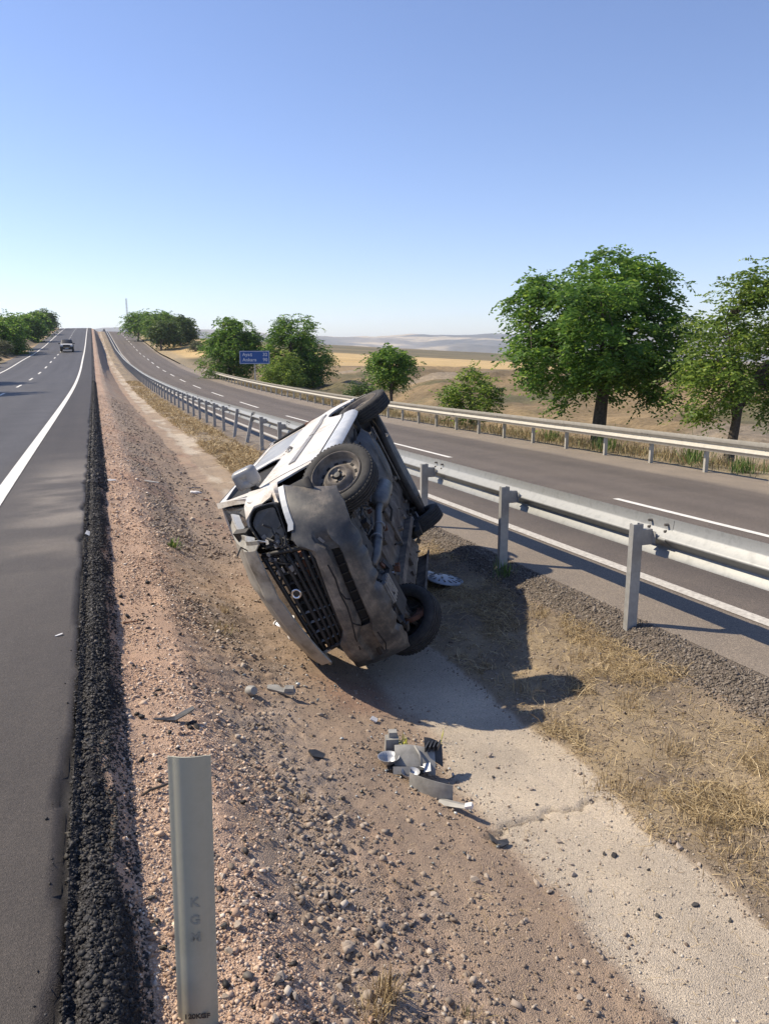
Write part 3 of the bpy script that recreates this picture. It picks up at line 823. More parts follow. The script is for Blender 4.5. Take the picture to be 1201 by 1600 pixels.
for i, (u, d, bx, lb, lf) in enumerate([
    (222, 205, [(198, 490, 245, 520, 0), (206, 488, 238, 505, 0)], "leftmost round tree of the clump on the far right bank below the mast", 'deep'),
    (247, 195, [(225, 489, 276, 522, 0), (240, 490, 270, 510, 0)], "middle wide tree of the clump on the far right bank", 'deep'),
    (256, 165, [(243, 503, 272, 533, 0)], "lower tree at the front of the far right clump", 'dark'),
    (287, 172, [(276, 498, 298, 530, 0), (280, 497, 294, 515, 0)], "lone tree standing apart on the right of the far clump", 'dark'),
    (310, 150, [(303, 532, 317, 552, 0)], "tiny sparse sapling between the far clump and the dark sign trees", 'olive')]):
    tree_at(u, d, lb, bx, leaf=lf, nclump=60 if i < 4 else 14, fronds=14, leaf_l=.55 if i < 4 else .35, trunk_r=.2 if i < 4 else .08, fork=.2, seed=30 + i, clump_r=1.1 if i < 4 else .5)
for i, (u, d, bx, lb, lf) in enumerate([
    (8, 108, [(-22, 500, 30, 555, 0), (-10, 494, 18, 530, 0)], "nearest leafy tree on the left bank, cut by the picture edge", 'deep'),
    (40, 150, [(30, 500, 54, 522, 0)], "second tree of the row on the left bank", 'deep'),
    (58, 185, [(40, 492, 70, 514, 0)], "third tree of the row on the left bank", 'deep'),
    (72, 230, [(58, 490, 82, 508, 0), (62, 488, 76, 500, 0)], "farthest tree of the row on the left bank by the crest", 'dark')]):
    tree_at(u, d, lb, bx, leaf=lf, nclump=75, fronds=14, leaf_l=.42 if i < 1 else .6, trunk_r=.2, fork=.2, seed=50 + i, clump_r=1.1)
for i, (x, y, s) in enumerate([(-10.6, 88, .9), (-10.9, 97, 1.0), (-10.5, 78, .8), (-11.2, 112, 1.1), (-10.8, 122, .9)]):
    make_tree("bush", ["grey green dry bush nearest on the left roadside", "second grey green bush on the left roadside", "bush at the left picture edge above the road", "pale bush under the left bank trees", "small bush farthest along the left bank"][i], "bush",
              (x, y, ll(x, y)), 1.4 * s, [(0, 0, .7 * s, .9 * s, 1.2 * s, .65 * s)], leaf='olive', nclump=24, fronds=12, leaf_l=.22, trunk_r=.04, fork=.1, seed=70 + i, clump_r=.4, droop=.2)
# trees along the left verge that throw the long shadows over the road (they stand just left of the picture)
for i, (x, y, h) in enumerate([(-11.4, 48.5, 8.6), (-11.8, 62, 7.5), (-12.0, 128, 4.0), (-11.8, 118, 3.6), (-12.2, 140, 4.2)]):
    vis = i >= 2
    make_tree("roadside_tree", ["tree on the left verge whose shadow tip crosses the near lane", "tree on the left verge past the shadow", "leafy tree on the left bank behind the nearest one", "lower tree on the left bank above the striped shadows", "tree on the left bank before the second row tree"][i], "tree",
              (x, y, ll(x, y)), h, [(0, 0, h * .62, h * .26, h * .28, h * .36), (.3, .4, h * .8, h * .18, h * .2, h * .2)], leaf='deep', nclump=60, fronds=13, leaf_l=.4, trunk_r=.18, fork=.25, seed=90 + i, clump_r=.9)

# ------------------------------------------------------------------ oncoming dark vehicle
M_CARDARK = noise_mat("dark_car_paint", (.006, .007, .009), (.010, .011, .013), scale=3, rough=.45)
M_GLASSD = noise_mat("tinted_glass", (.01, .012, .014), (.016, .018, .02), scale=3, rough=.08, spec=.6)
M_LAMPW = noise_mat("lamp_glass", (.75, .76, .78), (.85, .86, .88), scale=3, rough=.15)
M_TYRE = noise_mat("tyre_rubber", (.022, .022, .022), (.05, .047, .043), scale=18, rough=.85, bstr=.2, bscale=60, detail=9)
M_HOODSILV = noise_mat("silver_paint", (.72, .73, .75), (.78, .79, .8), scale=3, rough=.35, metal=0)
def small_car(loc, rzv):
    root = empty("car", loc, rzv, "dark car coming downhill on the left carriageway with its pale bonnet catching the sun", "car")
    b = MB()
    # body: cross sections along y (front at -y)
    secs = [(-2.25, .82, .35, .85), (-2.1, .9, .3, 1.0), (-1.0, .92, .3, 1.12), (0, .93, .3, 1.15), (1.4, .93, .3, 1.15), (2.3, .9, .35, 1.1)]
    G = []
    for y, w, z0, z1 in secs:
        G.append([(-w * .9, y, z0), (-w, y, z0 + .15), (-w, y, z1 - .25), (-w * .93, y, z1 - .04), (-w * .6, y, z1), (0, y, z1 + .02), (w * .6, y, z1), (w * .93, y, z1 - .04), (w, y, z1 - .25), (w, y, z0 + .15), (w * .9, y, z0)])
    b.sheet(G, .02); n = len(G[0])
    b.add(G[0], [tuple(range(n))]); b.add(G[-1], [tuple(range(n - 1, -1, -1))])
    b.box((0, 0, .38), (1.6, 4.2, .12))
    b.build("body", M_CARDARK, root, angle=35)
    c = MB()
    cs = [(-1.0, .80, 1.12, 1.14), (-.35, .68, 1.14, 1.74), (.2, .7, 1.14, 1.8), (1.5, .7, 1.14, 1.78), (2.1, .74, 1.12, 1.3)]
    G = [[(-w * 1.1, y, z0), (-w, y, z1 - .08), (-w * .8, y, z1), (w * .8, y, z1), (w, y, z1 - .08), (w * 1.1, y, z0)] for y, w, z0, z1 in cs]
    c.sheet(G, .02).build("cabin", M_CARDARK, root, angle=35)
    MB().sheet([[(-.72, -.985, 1.165), (.72, -.985, 1.165)], [(-.58, -.395, 1.715), (.58, -.395, 1.715)]], -.02).build("windshield", M_GLASSD, root)
    MB().sheet([[(-.8, -2.08, 1.022), (0, -2.08, 1.045), (.8, -2.08, 1.022)], [(-.8, -1.05, 1.14), (0, -1.05, 1.165), (.8, -1.05, 1.14)]], -.02).build("hood", M_HOODSILV, root)
    for s in (-1, 1):
        MB().box((s * .66, -2.22, .86), (.34, .1, .17)).build("headlight", M_LAMPW, root)
        MB().box((s * 1.02, -.75, 1.2), (.18, .1, .16)).build("mirror", M_CARDARK, root)
        for y in (-1.45, 1.4):
            w = MB().lathe([(.12, -.12), (.3, -.12), (.36, -.09), (.36, .09), (.3, .12), (.12, .12)], 20, 'x', (s * .80, y, .36)).build("wheel", M_TYRE, root, angle=40)
            MB().lathe([(0.001, .0), (.2, -.0), (.2, .02)], 14, 'x', (s * .90, y, .36)).build("rim", M_HOODSILV, w)
    MB().box((0, -2.27, .62), (.9, .06, .22)).build("grille", M_GLASSD, root)
    MB().box((0, -2.30, .5), (.5, .02, .11)).build("number_plate", M_WHITE, root)
    return root
small_car((-3.6, 127.0, float(z_road(-3.6, 127.0))), 0)
bpy.context.view_layer.update()
# ------------------------------------------------------------------ the overturned van
def paint_mat():
    """white paint, road dust and scuffs in patches"""
    m, nt, b = new_mat("white_car_paint")
    co = coords(nt)
    n1 = node(nt, "ShaderNodeTexNoise"); n1.inputs["Scale"].default_value = 3.2; n1.inputs["Detail"].default_value = 9; n1.inputs["Roughness"].default_value = .68
    n2 = node(nt, "ShaderNodeTexNoise"); n2.inputs["Scale"].default_value = 46; n2.inputs["Detail"].default_value = 3
    nt.links.new(co, n1.inputs["Vector"]); nt.links.new(co, n2.inputs["Vector"])
    r1 = ramp(nt, n1.outputs[0], [(.34, (.70, .67, .61)), (.52, (.62, .575, .50)), (.70, (.38, .32, .25))])
    r2 = ramp(nt, n2.outputs[0], [(.64, (1, 1, 1)), (.69, (.35, .3, .26))])
    mu = node(nt, "ShaderNodeMix", data_type='RGBA', blend_type='MULTIPLY'); mu.inputs[0].default_value = .8
    nt.links.new(r1.outputs[0], mu.inputs[6]); nt.links.new(r2.outputs[0], mu.inputs[7])
    nt.links.new(mu.outputs[2], b.inputs["Base Color"])
    rr = ramp(nt, n1.outputs[0], [(.4, (.28,) * 3), (.7, (.65,) * 3)])
    nt.links.new(rr.outputs[0], b.inputs["Roughness"])
    setin(b, "Coat Weight", .15); setin(b, "Coat Roughness", .25)
    return m
M_WPAINT = paint_mat()
M_HOODP = noise_mat("shaded_scuffed_hood_paint", (.12, .105, .08), (.36, .34, .29), scale=5, rough=.42, detail=12, c3=(.22, .20, .16), bstr=.08, bscale=14)  # dirty white paint, darkened further to carry the hood's shade in its colour
M_SILL = noise_mat("shaded_sill_paint", (.36, .385, .41), (.50, .51, .51), scale=6, rough=.45, detail=9)  # shade of the downward-facing sill is put into this darker, bluer grey
M_BUMP = noise_mat("scraped_bumper_plastic", (.040, .041, .044), (.085, .082, .078), scale=4.5, rough=.62, detail=12, c3=(.24, .21, .175), bstr=.12, bscale=40, bdist=.006)
M_BLACKP = noise_mat("black_plastic", (.012, .012, .013), (.030, .029, .028), scale=16, rough=.6)
def bumper_mat():
    """dark moulded plastic, dusty and scoured along its length"""
    m, nt, b = new_mat("scraped_bumper")
    co = coords(nt)
    n1 = node(nt, "ShaderNodeTexNoise"); n1.inputs["Scale"].default_value = 2.4; n1.inputs["Detail"].default_value = 12; n1.inputs["Roughness"].default_value = .72
    nt.links.new(co, n1.inputs["Vector"])
    mp = node(nt, "ShaderNodeMapping"); mp.inputs["Scale"].default_value = (9, 5, 55); mp.inputs["Rotation"].default_value = (.35, 0, 0); nt.links.new(co, mp.inputs["Vector"])
    n2 = node(nt, "ShaderNodeTexNoise"); n2.inputs["Scale"].default_value = 1.0; n2.inputs["Detail"].default_value = 7; n2.inputs["Roughness"].default_value = .8
    nt.links.new(mp.outputs[0], n2.inputs["Vector"])
    r1 = ramp(nt, n1.outputs[0], [(.36, (.030, .032, .036)), (.46, (.068, .066, .063)), (.54, (.15, .132, .110)), (.68, (.34, .295, .24))])
    r2 = ramp(nt, n2.outputs[0], [(.36, (.78, .78, .79)), (.55, (1, 1, 1)), (.70, (1.45, 1.4, 1.32))])
    mu = node(nt, "ShaderNodeMix", data_type='RGBA', blend_type='MULTIPLY'); mu.inputs[0].default_value = 1
    nt.links.new(r1.outputs[0], mu.inputs[6]); nt.links.new(r2.outputs[0], mu.inputs[7])
    nt.links.new(mu.outputs[2], b.inputs["Base Color"]); setin(b, "Roughness", .5); setin(b, "Specular IOR Level", .5)
    return m
M_SCRAPE = bumper_mat()
M_TRIM = noise_mat("grey_trim", (.17, .17, .17), (.27, .26, .25), scale=14, rough=.6)
M_UNDER = noise_mat("dirty_underbody", (.055, .045, .036), (.16, .13, .10), scale=6, rough=.9, detail=12, c3=(.30, .255, .20), bstr=.3, bscale=25)
M_UNDERD = noise_mat("oily_underbody", (.022, .020, .018), (.06, .052, .045), scale=10, rough=.75, detail=10, bstr=.3, bscale=30)
M_PIPE = noise_mat("exhaust_steel", (.075, .075, .075), (.15, .145, .135), scale=12, rough=.5, metal=.5, detail=8, c3=(.19, .16, .13))
M_ALU = noise_mat("cast_aluminium", (.26, .255, .245), (.42, .41, .39), scale=18, rough=.5, metal=.5, detail=8)
M_RUST = noise_mat("rusty_metal", (.10, .045, .028), (.20, .095, .06), scale=20, rough=.9, detail=8)
M_RIM = noise_mat("steel_rim", (.06, .055, .05), (.15, .13, .11), scale=14, rough=.65, metal=.3, detail=9, c3=(.24, .21, .175))
M_RIMEDGE = noise_mat("rim_edge", (.32, .30, .27), (.48, .45, .41), scale=20, rough=.55, metal=.3)
M_GLASS = noise_mat("dusty_window_glass", (.045, .05, .05), (.12, .12, .115), scale=5, rough=.12, spec=.9, detail=8)
M_GLASSG = noise_mat("pale_grey_glass", (.24, .235, .22), (.40, .385, .35), scale=4, rough=.3, spec=.6, detail=8)  # pale grey tone set in the glass colour
M_GLASSF = noise_mat("clear_side_glass", (.012, .013, .013), (.03, .03, .03), scale=5, rough=.35, spec=.12)
M_MIRR = noise_mat("mirror_shell", (.22, .225, .23), (.30, .305, .305), scale=5, rough=.4)
M_CHROME = noise_mat("chrome", (.6, .6, .62), (.7, .7, .72), scale=5, rough=.15, metal=.9)
M_WIRE = noise_mat("cable_black", (.015, .015, .015), (.035, .033, .03), scale=30, rough=.6)
M_INT = noise_mat("dark_cabin", (.010, .010, .011), (.022, .021, .02), scale=6, rough=.9)

_Rm = np.array([[-0.413, -0.45, -0.792], [-0.902, 0.082, 0.424], [-0.126, 0.889, -0.439]])
_u, _s, _vt = np.linalg.svd(_Rm); _Rm = _u @ _vt
CAR_M = Matrix([[*_Rm[0], 2.81], [*_Rm[1], 6.615], [*_Rm[2], .425], [0, 0, 0, 1]])
van = empty("wrecked_van", mat=CAR_M, label="white van lying on its side in the ditch, crumpled front and dirty underside showing", cat="van")

def bend(P):
    P = np.array(P, float).copy(); t = np.clip(P[..., 0] - 1.0, 0, 1.2)
    P[..., 1] += .20 * t ** 1.5; return P
def side_y(x, z):
    x = np.asarray(x, float); z = np.asarray(z, float)
    y = np.where(z < .95, .872 - .035 * ((z - .70) / .40) ** 2, .855 - .045 * (z - .95) / .75)
    y = y - .10 * np.clip((x - 1.35) / .55, 0, 1) ** 2 - .02 * np.clip((-1.5 - x) / .5, 0, 1) ** 2
    y = y + .014 * np.exp(-(((np.hypot(x - 1.28, z - .36) - .42) / .05) ** 2)) * (z < .85) + .014 * np.exp(-(((np.hypot(x + 1.28, z - .36) - .42) / .05) ** 2)) * (z < .85)
    return y
AR = .375
def z_bot(x):
    zb = .40
    for cx in (1.28, -1.28):
        d = abs(x - cx)
        if d < AR: zb = max(zb, .36 + math.sqrt(AR * AR - d * d))
    return zb
def z_belt(x): return 1.115 if x < .95 else 1.115 - .27 * ((x - .95) / .95) ** 1.25
def lower_panel(x0, x1, zlo=None, s=1, zhi=None, dent=0.0, nz=9):
    """body side from sill or arch up to the belt, as columns"""
    xs = list(np.linspace(x0, x1, max(3, int((x1 - x0) / .05) + 1)))
    for cx in (1.28, -1.28):
        for q in np.linspace(-AR, AR, 19):
            for e in (0,):
                if x0 < cx + q < x1: xs.append(cx + q)
        for e in (-AR - .002, AR + .002):
            if x0 < cx + e < x1: xs.append(cx + e)
    xs = sorted(set(np.round(xs, 4)))
    G = []
    for x in xs:
        zb = z_bot(x) if zlo is None else max(zlo, z_bot(x)); zt = z_belt(x) if zhi is None else zhi
        col = []
        for z in np.linspace(zb, zt, nz):
            y = float(side_y(x, z)) - dent * .03 * math.sin(x * 9) * math.sin(z * 11)
            col.append((x, s * y, z))
        G.append(col)
    return np.array(G)
def loop_pts(poly, n=40):
    P = np.array(poly + [poly[0]], float); d = np.r_[0, np.cumsum(np.linalg.norm(np.diff(P, axis=0), axis=1))]
    t = np.linspace(0, d[-1], n, endpoint=False)
    return np.stack([np.interp(t, d, P[:, 0]), np.interp(t, d, P[:, 1])], 1)
def round_poly(poly, r=.06, k=4):
    out = []; n = len(poly)
    for i in range(n):
        p = np.array(poly[i], float); a = np.array(poly[i - 1], float); b = np.array(poly[(i + 1) % n], float)
        da = (a - p); db = (b - p); la = np.linalg.norm(da); lb = np.linalg.norm(db); rr = min(r, la * .45, lb * .45)
        p0 = p + da / la * rr; p1 = p + db / lb * rr
        for t in np.linspace(0, 1, k): out.append(tuple((1 - t) ** 2 * p0 + 2 * t * (1 - t) * p + t * t * p1))
    return out
def side_frame(outer, inner, s=1, n=64):
    """sheet between an outline and a window opening on the body side, matched by angle round the opening"""
    c = np.mean(np.array(inner), 0)
    def by_angle(poly):
        P = loop_pts(poly, 600); a = np.arctan2(P[:, 1] - c[1], P[:, 0] - c[0]); o = np.argsort(a)
        t = np.linspace(-math.pi, math.pi, n, endpoint=False); idx = np.searchsorted(a[o], t) % len(P); return P[o][idx]
    O, I = by_angle(outer), by_angle(inner)
    to3 = lambda P: [(x, s * float(side_y(x, z)), z) for x, z in P]
    return to3(O), to3(I), I
def glass_sheet(poly, s, inset, mat, name, parent):
    P = loop_pts(poly, 48); c = P.mean(0)
    V = []
    for f in (1.0, .66, .33):
        V += [(c[0] + (x - c[0]) * f, s * (float(side_y(c[0] + (x - c[0]) * f, c[1] + (z - c[1]) * f)) - inset), c[1] + (z - c[1]) * f) for x, z in P]
    V.append((c[0], s * (float(side_y(c[0], c[1])) - inset), c[1])); n = 48
    F = []
    for r_ in range(2):
        for k in range(n): F.append((r_ * n + k, r_ * n + (k + 1) % n, (r_ + 1) * n + (k + 1) % n, (r_ + 1) * n + k))
    for k in range(n): F.append((2 * n + k, 2 * n + (k + 1) % n, 3 * n))
    if s > 0: pass
    return obj(name, V, F, mat, parent, True)

SW = [(.74, 1.115), (.60, 1.30), (.40, 1.575), (-.14, 1.635), (-.44, 1.58), (-.46, 1.24), (-.30, 1.12)]      # front side window, x and z
RW = [(-.62, 1.18), (-.62, 1.60), (-1.72, 1.60), (-1.80, 1.18)]                   # rear side window
for s in (1, -1):
    # front door with its own seams
    seam = .011
    door = MB().sheet(lower_panel(-.47 + seam, .86, .515, s, zhi=1.083), .02 * s).build("front_door", M_WPAINT, van, angle=40)
    O, I, _ = side_frame([(.90, 1.085), (.36, 1.665), (-.47 + seam, 1.675), (-.47 + seam, 1.085)], round_poly(SW, .07), s)
    MB().ring(O, I, .010, (0, s, 0)).build("window_frame", M_WPAINT if s > 0 else M_SILL, door, angle=40)
    m = MB(); a = round_poly(SW, .07)
    O2, I2, _ = side_frame([(x * 1.0 + (0.1 - x) * -.015, z + (1.37 - z) * -.02) for x, z in a], [(x + (.1 - x) * .06, z + (1.37 - z) * .09) for x, z in a], s)
    if s < 0: m.ring([(p[0], p[1] - s * .010, p[2]) for p in O2], [(p[0], p[1] - s * .014, p[2]) for p in I2], .02, (0, s, 0)).build("window_seal", M_BLACKP, door)
    else:
        for q in range(6):   # jagged remains of the pane along the lower edge
            xx = .5 - .16 * q; m.add([(xx, s * .838, 1.112), (xx + .1, s * .838, 1.112), (xx + .04, s * .834, 1.125 + .03 * (q % 3))], [(0, 1, 2)])
        m.build("broken_pane", M_GLASSF, door)
    if s < 0: glass_sheet(a, s, .024, M_GLASSF, "window", door)
    # handle: dark cup with a grip bar
    hy = s * float(side_y(-.36, 1.04))
    h = MB().box((-.34, hy + s * .006, 1.02), (.22, .024, .095), taper=.8).build("handle", M_BLACKP, door)
    MB().tube([(-.44, hy + s * .01, 1.02), (-.40, hy + s * .045, 1.03), (-.28, hy + s * .045, 1.03), (-.24, hy + s * .01, 1.02)], .014, 6).build("grip", M_TRIM, door)
    # rear side
    G = lower_panel(-1.97, -.47, None, s)
    G[:, 0] = np.where(False, G[:, 0], G[:, 0])
    rq = MB().sheet(lower_panel(-1.97, -.47, .515, s), .02 * s).build("rear_side_panel", M_WPAINT, van, angle=40)
    O, I, _ = side_frame([(-.47, 1.118), (-.47, 1.665), (-1.93, 1.665), (-1.97, 1.118)], round_poly(RW, .08), s)
    MB().ring(O, I, .012, (0, s, 0)).build("window_frame", M_WPAINT if s > 0 else M_SILL, rq, angle=40)
    glass_sheet(round_poly(RW, .08), s, .004, M_GLASSG, "window", rq)
    # sill below the doors
    m = MB(); G = []
    for x in np.linspace(-.905, .905, 24):
        G.append([(x, s * (float(side_y(x, .495)) + .006 * q), z) for z, q in ((.37, -6.), (.385, -1.), (.40, 0), (.44, .6), (.47, .6), (.492, 0))])
    m.sheet(G, .02 * s).build("sill", M_SILL if s > 0 else M_UNDER, van, angle=40)
    # rubbing strips
    m = MB(); G = []
    for x in np.linspace(-1.33 if False else -.44, .56, 14): G.append([(x, s * (float(side_y(x, z)) + q), z) for z, q in ((.765, .001), (.775, .018), (.82, .020), (.835, .001))])
    m.sheet(G, .012 * s).build("rubbing_strip", M_TRIM, door, angle=40)
    m = MB(); G = []
    for x in np.linspace(-1.36, -.48, 14): G.append([(x, s * (float(side_y(x, z)) + q), z) for z, q in ((.765, .001), (.775, .018), (.82, .020), (.835, .001))])
    m.sheet(G, .012 * s).build("rubbing_strip", M_TRIM, rq, angle=40)
    # front fender, creased at the front edge
    G = lower_panel(.868, 1.78 if s > 0 else 1.40, None, s, nz=11)
    for i in range(G.shape[0]):
        if G[i, 0, 0] > 1.36:
            zt = G[i, -1, 2]; z0 = max(G[i, 0, 2], .70); G[i, :, 2] = np.linspace(z0, zt, G.shape[1])
    for i in range(G.shape[0]):
        for j in range(G.shape[1]):
            x, y, z = G[i, j]; t = max(0, (x - 1.45) / .37)
            if s > 0:
                G[i, j, 1] += t * t * .05 * math.sin(z * 17 + x * 3) - t * .03
                G[i, j, 0] -= t * (.10 + .16 * abs(math.sin(z * 13.))) * (1 if z > .62 else .4)
                G[i, j, 2] += t * .03 * math.sin(z * 23)
    MB().sheet(bend(G), .015 * s).build("fender", M_WPAINT if s > 0 else M_UNDER, van, angle=45)
    # wheel arch liners
    for cx in (1.28, -1.28):
        m = MB(); G = []
        for t in np.linspace(.10, math.pi - .10, 18):
            G.append([(cx + .40 * math.cos(t), s * yy, .36 + .40 * math.sin(t)) for yy in ((.42, .60, .82) if s > 0 else (.42, .55, .66))])
        m.sheet(bend(G), -.01 * s).build("wheel_arch_liner", M_BLACKP, van, smooth=True)
# torn front lip of the raised fender, folded round the lamp opening
_o = np.array([0, .03, 0])
fl = [[(1.20, .905, 1.03), (1.27, .905, .90), (1.36, .91, .745)], [(1.42, .90, .99), (1.45, .905, .87), (1.52, .90, .735)], [(1.56, .87, .985), (1.58, .885, .88), (1.66, .885, .73)], [(1.68, .80, .975), (1.66, .865, .875), (1.675, .868, .80)], [(1.70, .735, .985), (1.67, .80, .90), (1.68, .83, .83)]]
G = [[np.array(q) + _o + np.array([0, .006 * math.sin(7 * i + 5 * j), 0]) for j, q in enumerate(r_)] for i, r_ in enumerate(fl)]
MB().sheet(G, .012).build("fender_lip", M_WPAINT, van, smooth=False)
# roof, gutters, pillars at the rear, tailgate
G = []
for x in np.linspace(-1.95, .36, 18):
    row = []
    for y in np.linspace(-1, 1, 15):
        yy = .815 * y; z = 1.66 + .085 * (1 - abs(y) ** 3.2) - .03 * max(0, (x - .1) / .3) ** 2
        crush = max(0, -y - .35) * .10 * (1 + .5 * math.sin(x * 5))
        row.append((x, yy + (.05 * crush), z - crush))
    G.append(row)
MB().sheet(G, .02).build("roof", M_WPAINT, van, angle=50)
for s in (1, -1):
    MB().tube([(x, s * .80, 1.685 - (.10 if s < 0 else 0) * 0) for x in np.linspace(-1.9, .3, 8)], .012, 6).build("roof_gutter", M_BLACKP, van)
    MB().sheet([[(.955, s * .80, 1.10), (.955, s * .845, 1.10)], [(.66, s * .79, 1.38), (.64, s * .832, 1.38)], [(.34, s * .765, 1.668), (.32, s * .815, 1.662)]], .03 * s).build("front_pillar", M_WPAINT, van)
tg = MB(); G = []
for z in np.linspace(.42, 1.70, 10):
    x = -1.99 - .05 * math.sin((z - .42) / 1.28 * 2.2) + .07 * max(0, (z - 1.35) / .35) ** 2
    G.append([(x, y, z) for y in np.linspace(-.82, .82, 11)])
tgo = tg.sheet(G, -.02).build("tailgate", M_WPAINT, van, angle=40)
MB().sheet([[(-2.062, y, z) for y in (-.62, 0, .62)] for z in (1.1, 1.3, 1.52)], -.01).build("rear_window", M_GLASS, tgo)
MB().tube([(-1.985, .80, 1.69), (-2.0, .83, 1.4), (-2.02, .838, 1.1), (-2.02, .845, .75)], .016, 6).build("tailgate_seal", M_BLACKP, tgo)
for s in (1, -1):
    MB().box((-2.0, s * .80, 1.02), (.06, .10, .36)).build("tail_lamp", M_RUST, van)
# rear bumper
G = []
for t in np.linspace(-1, 1, 17):
    x = -2.10 + .20 * abs(t) ** 4; y = .86 * t
    G.append([(x + .10, y * .96, .36), (x, y, .37), (x - .03, y, .47), (x - .02, y, .58), (x + .05, y, .66)])
MB().sheet(G, -.012).build("rear_bumper", M_BUMP, van, angle=40)
# windshield, cracked and dark
G = []
for t in np.linspace(0, 1, 8):
    G.append([(.985 - .645 * t + .07 * (1 - (y / .78) ** 2) * (1 - t * .5), y * (1 - .03 * t), 1.105 + .555 * t) for y in np.linspace(-.775, .775, 11)])
MB().sheet(G, .006).build("windshield", M_GLASS, van, smooth=True)
# dark cabin and engine bay masses, so that nothing shines through
cab = MB(); cab.box((-.80, 0, 1.09), (2.20, 1.575, .98)); cab.box((.44, 0, 1.22), (.28, 1.575, .46)); cab.box((.58, 0, .78), (.60, 1.50, .56)); cab.build("cabin_interior", M_INT, van)
eb = MB(); G = [[(1.0, -.66, .45), (1.0, .66, .45), (1.0, .66, 1.0), (1.0, -.66, 1.0)], [(1.72, -.55, .50), (1.72, .62, .50), (1.72, .62, .80), (1.72, -.55, .80)]]
G = bend(np.array(G)); V = list(G[0]) + list(G[1])
eb.add(V, [(0, 1, 2, 3), (7, 6, 5, 4), (0, 4, 5, 1), (1, 5, 6, 2), (2, 6, 7, 3), (3, 7, 4, 0)])
eb.build("engine_bay", M_INT, van)
# engine parts that show through the gaps
m = MB(); er = random.Random(8)
for k in range(26):
    m.box((er.uniform(1.15, 1.70), er.uniform(.40, .84), er.uniform(.92, 1.05)), [er.uniform(.03, .14) for _ in range(3)], R=rz(er.uniform(0, 3)) @ rx(er.uniform(-.6, .6)))
m.build("engine_part", M_UNDERD, van)["kind"] = "stuff"
m = MB(); m.tube([(1.0, .80, 1.08), (1.3, .82, 1.02), (1.6, .80, .94), (1.75, .76, .88)], .02, 6); m.build("wing_rail", M_TRIM, van, smooth=True)


# hood: torn loose, lifted and pushed over; corners as it lies
nu, nv = 34, 34
RLc, FLc, FRc, RRc = [np.array(p) for p in ((1.02, .80, 1.345), (1.99, .735, .935), (1.97, -.33, .885), (1.02, -.66, 1.33))]
G = []
rs = random.Random(5)
for i in range(nu):
    t = i / (nu - 1); row = []
    for j in range(nv):
        q = j / (nv - 1)
        p = (RLc * (1 - t) + FLc * t) * (1 - q) + (RRc * (1 - t) + FRc * t) * q
        crown = .075 * math.sin(math.pi * min(1, max(0, q * .96 + .02))) ** .7 + .06 * math.sin(math.pi * t) * math.sin(math.pi * (q * .8 + .1))
        crease = -.016 * math.exp(-((t - .80 + .03 * q) / .035) ** 2) + .012 * max(0, 1 - abs(q - .30 - .12 * t) / .07) * (t > .3) + .004 * math.sin(7 * t + 6 * q) * math.sin(5 * q + 3)
        p = p + np.array([.0, 0, crown + crease])
        if t > .90: p = p + np.array([.015, 0, -.07 * ((t - .90) / .10) ** 1.4])
        if q < .06 : p = p + np.array([0, 0, -.035])
        row.append(p)
    G.append(row)
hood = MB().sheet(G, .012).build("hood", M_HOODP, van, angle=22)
m = MB()   # folded inner lip along the raised side
G2 = [[np.array(G[i][0]) + np.array([0, .0, -.002]), np.array(G[i][0]) + np.array([0, -.035, -.05])] for i in range(nu)]
m.sheet(G2, .006).build("hood_edge", M_SILL, hood)

# grille between hood edge and bumper
gr_ = MB()
def gp(u, w, x=1.955):                       # u 0..1 from the raised to the lower end, w 0..1 from bumper to hood
    a = np.array([x, .53, .56]) * (1 - u) + np.array([x, -.23, .655]) * u
    b_ = np.array([x - .03, .60, .905]) * (1 - u) + np.array([x - .03, -.26, .885]) * u
    return a * (1 - w) + b_ * w
for u in (.0, 1.0): gr_.tube([gp(u, w) for w in (0, .5, 1)], .018, 6)
for w in (0., 1.0): gr_.tube([gp(u, w) for u in np.linspace(0, 1, 6)], .018, 6)
grille = gr_.build("grille", M_BLACKP, van, smooth=True)
for k, w in enumerate((.14, .30, .46, .62, .84)):
    m = MB(); pts = [gp(u, w + .02 * math.sin(u * 5 + k), 1.965) for u in np.linspace(.02, .98, 8)]
    Gs = [[p + np.array([-.02, 0, -.012]), p + np.array([.006, 0, 0]), p + np.array([-.02, 0, .014])] for p in pts]
    m.sheet(Gs, .006).build("slat", M_UNDERD if k in (1, 3) else M_BLACKP, grille, smooth=True)
for u in np.linspace(.10, .90, 9):
    m = MB(); m.sheet([[gp(u, w, 1.94), gp(u + .012, w, 1.962), gp(u + .024, w, 1.94)] for w in np.linspace(0, .95, 6)], .004).build("rib", M_UNDERD if u < .6 else M_TRIM, grille)
lg = gp(.40, .72, 1.985)
em = MB().lathe([(.024, 0), (.030, .005), (.037, .005), (.040, -.004)], 28, 'x', lg).build("emblem_ring", M_CHROME, grille, smooth=True)
MB().lathe([(.0005, .004), (.024, .0)], 28, 'x', lg).build("emblem_disc", M_BLACKP, em)
rad = MB(); rad.box((1.84, .16, .76), (.04, .80, .26)); rad.build("radiator", M_UNDERD, van)
m = MB()
for k in range(3): m.tube([gp(.12 + .2 * k, .15, 1.90), gp(.2 + .2 * k, .45, 1.90)], .03, 8)
m.tube([gp(.05, .30, 1.90), gp(.45, .34, 1.90)], .035, 8)
m.build("radiator_hose", M_RUST, van)

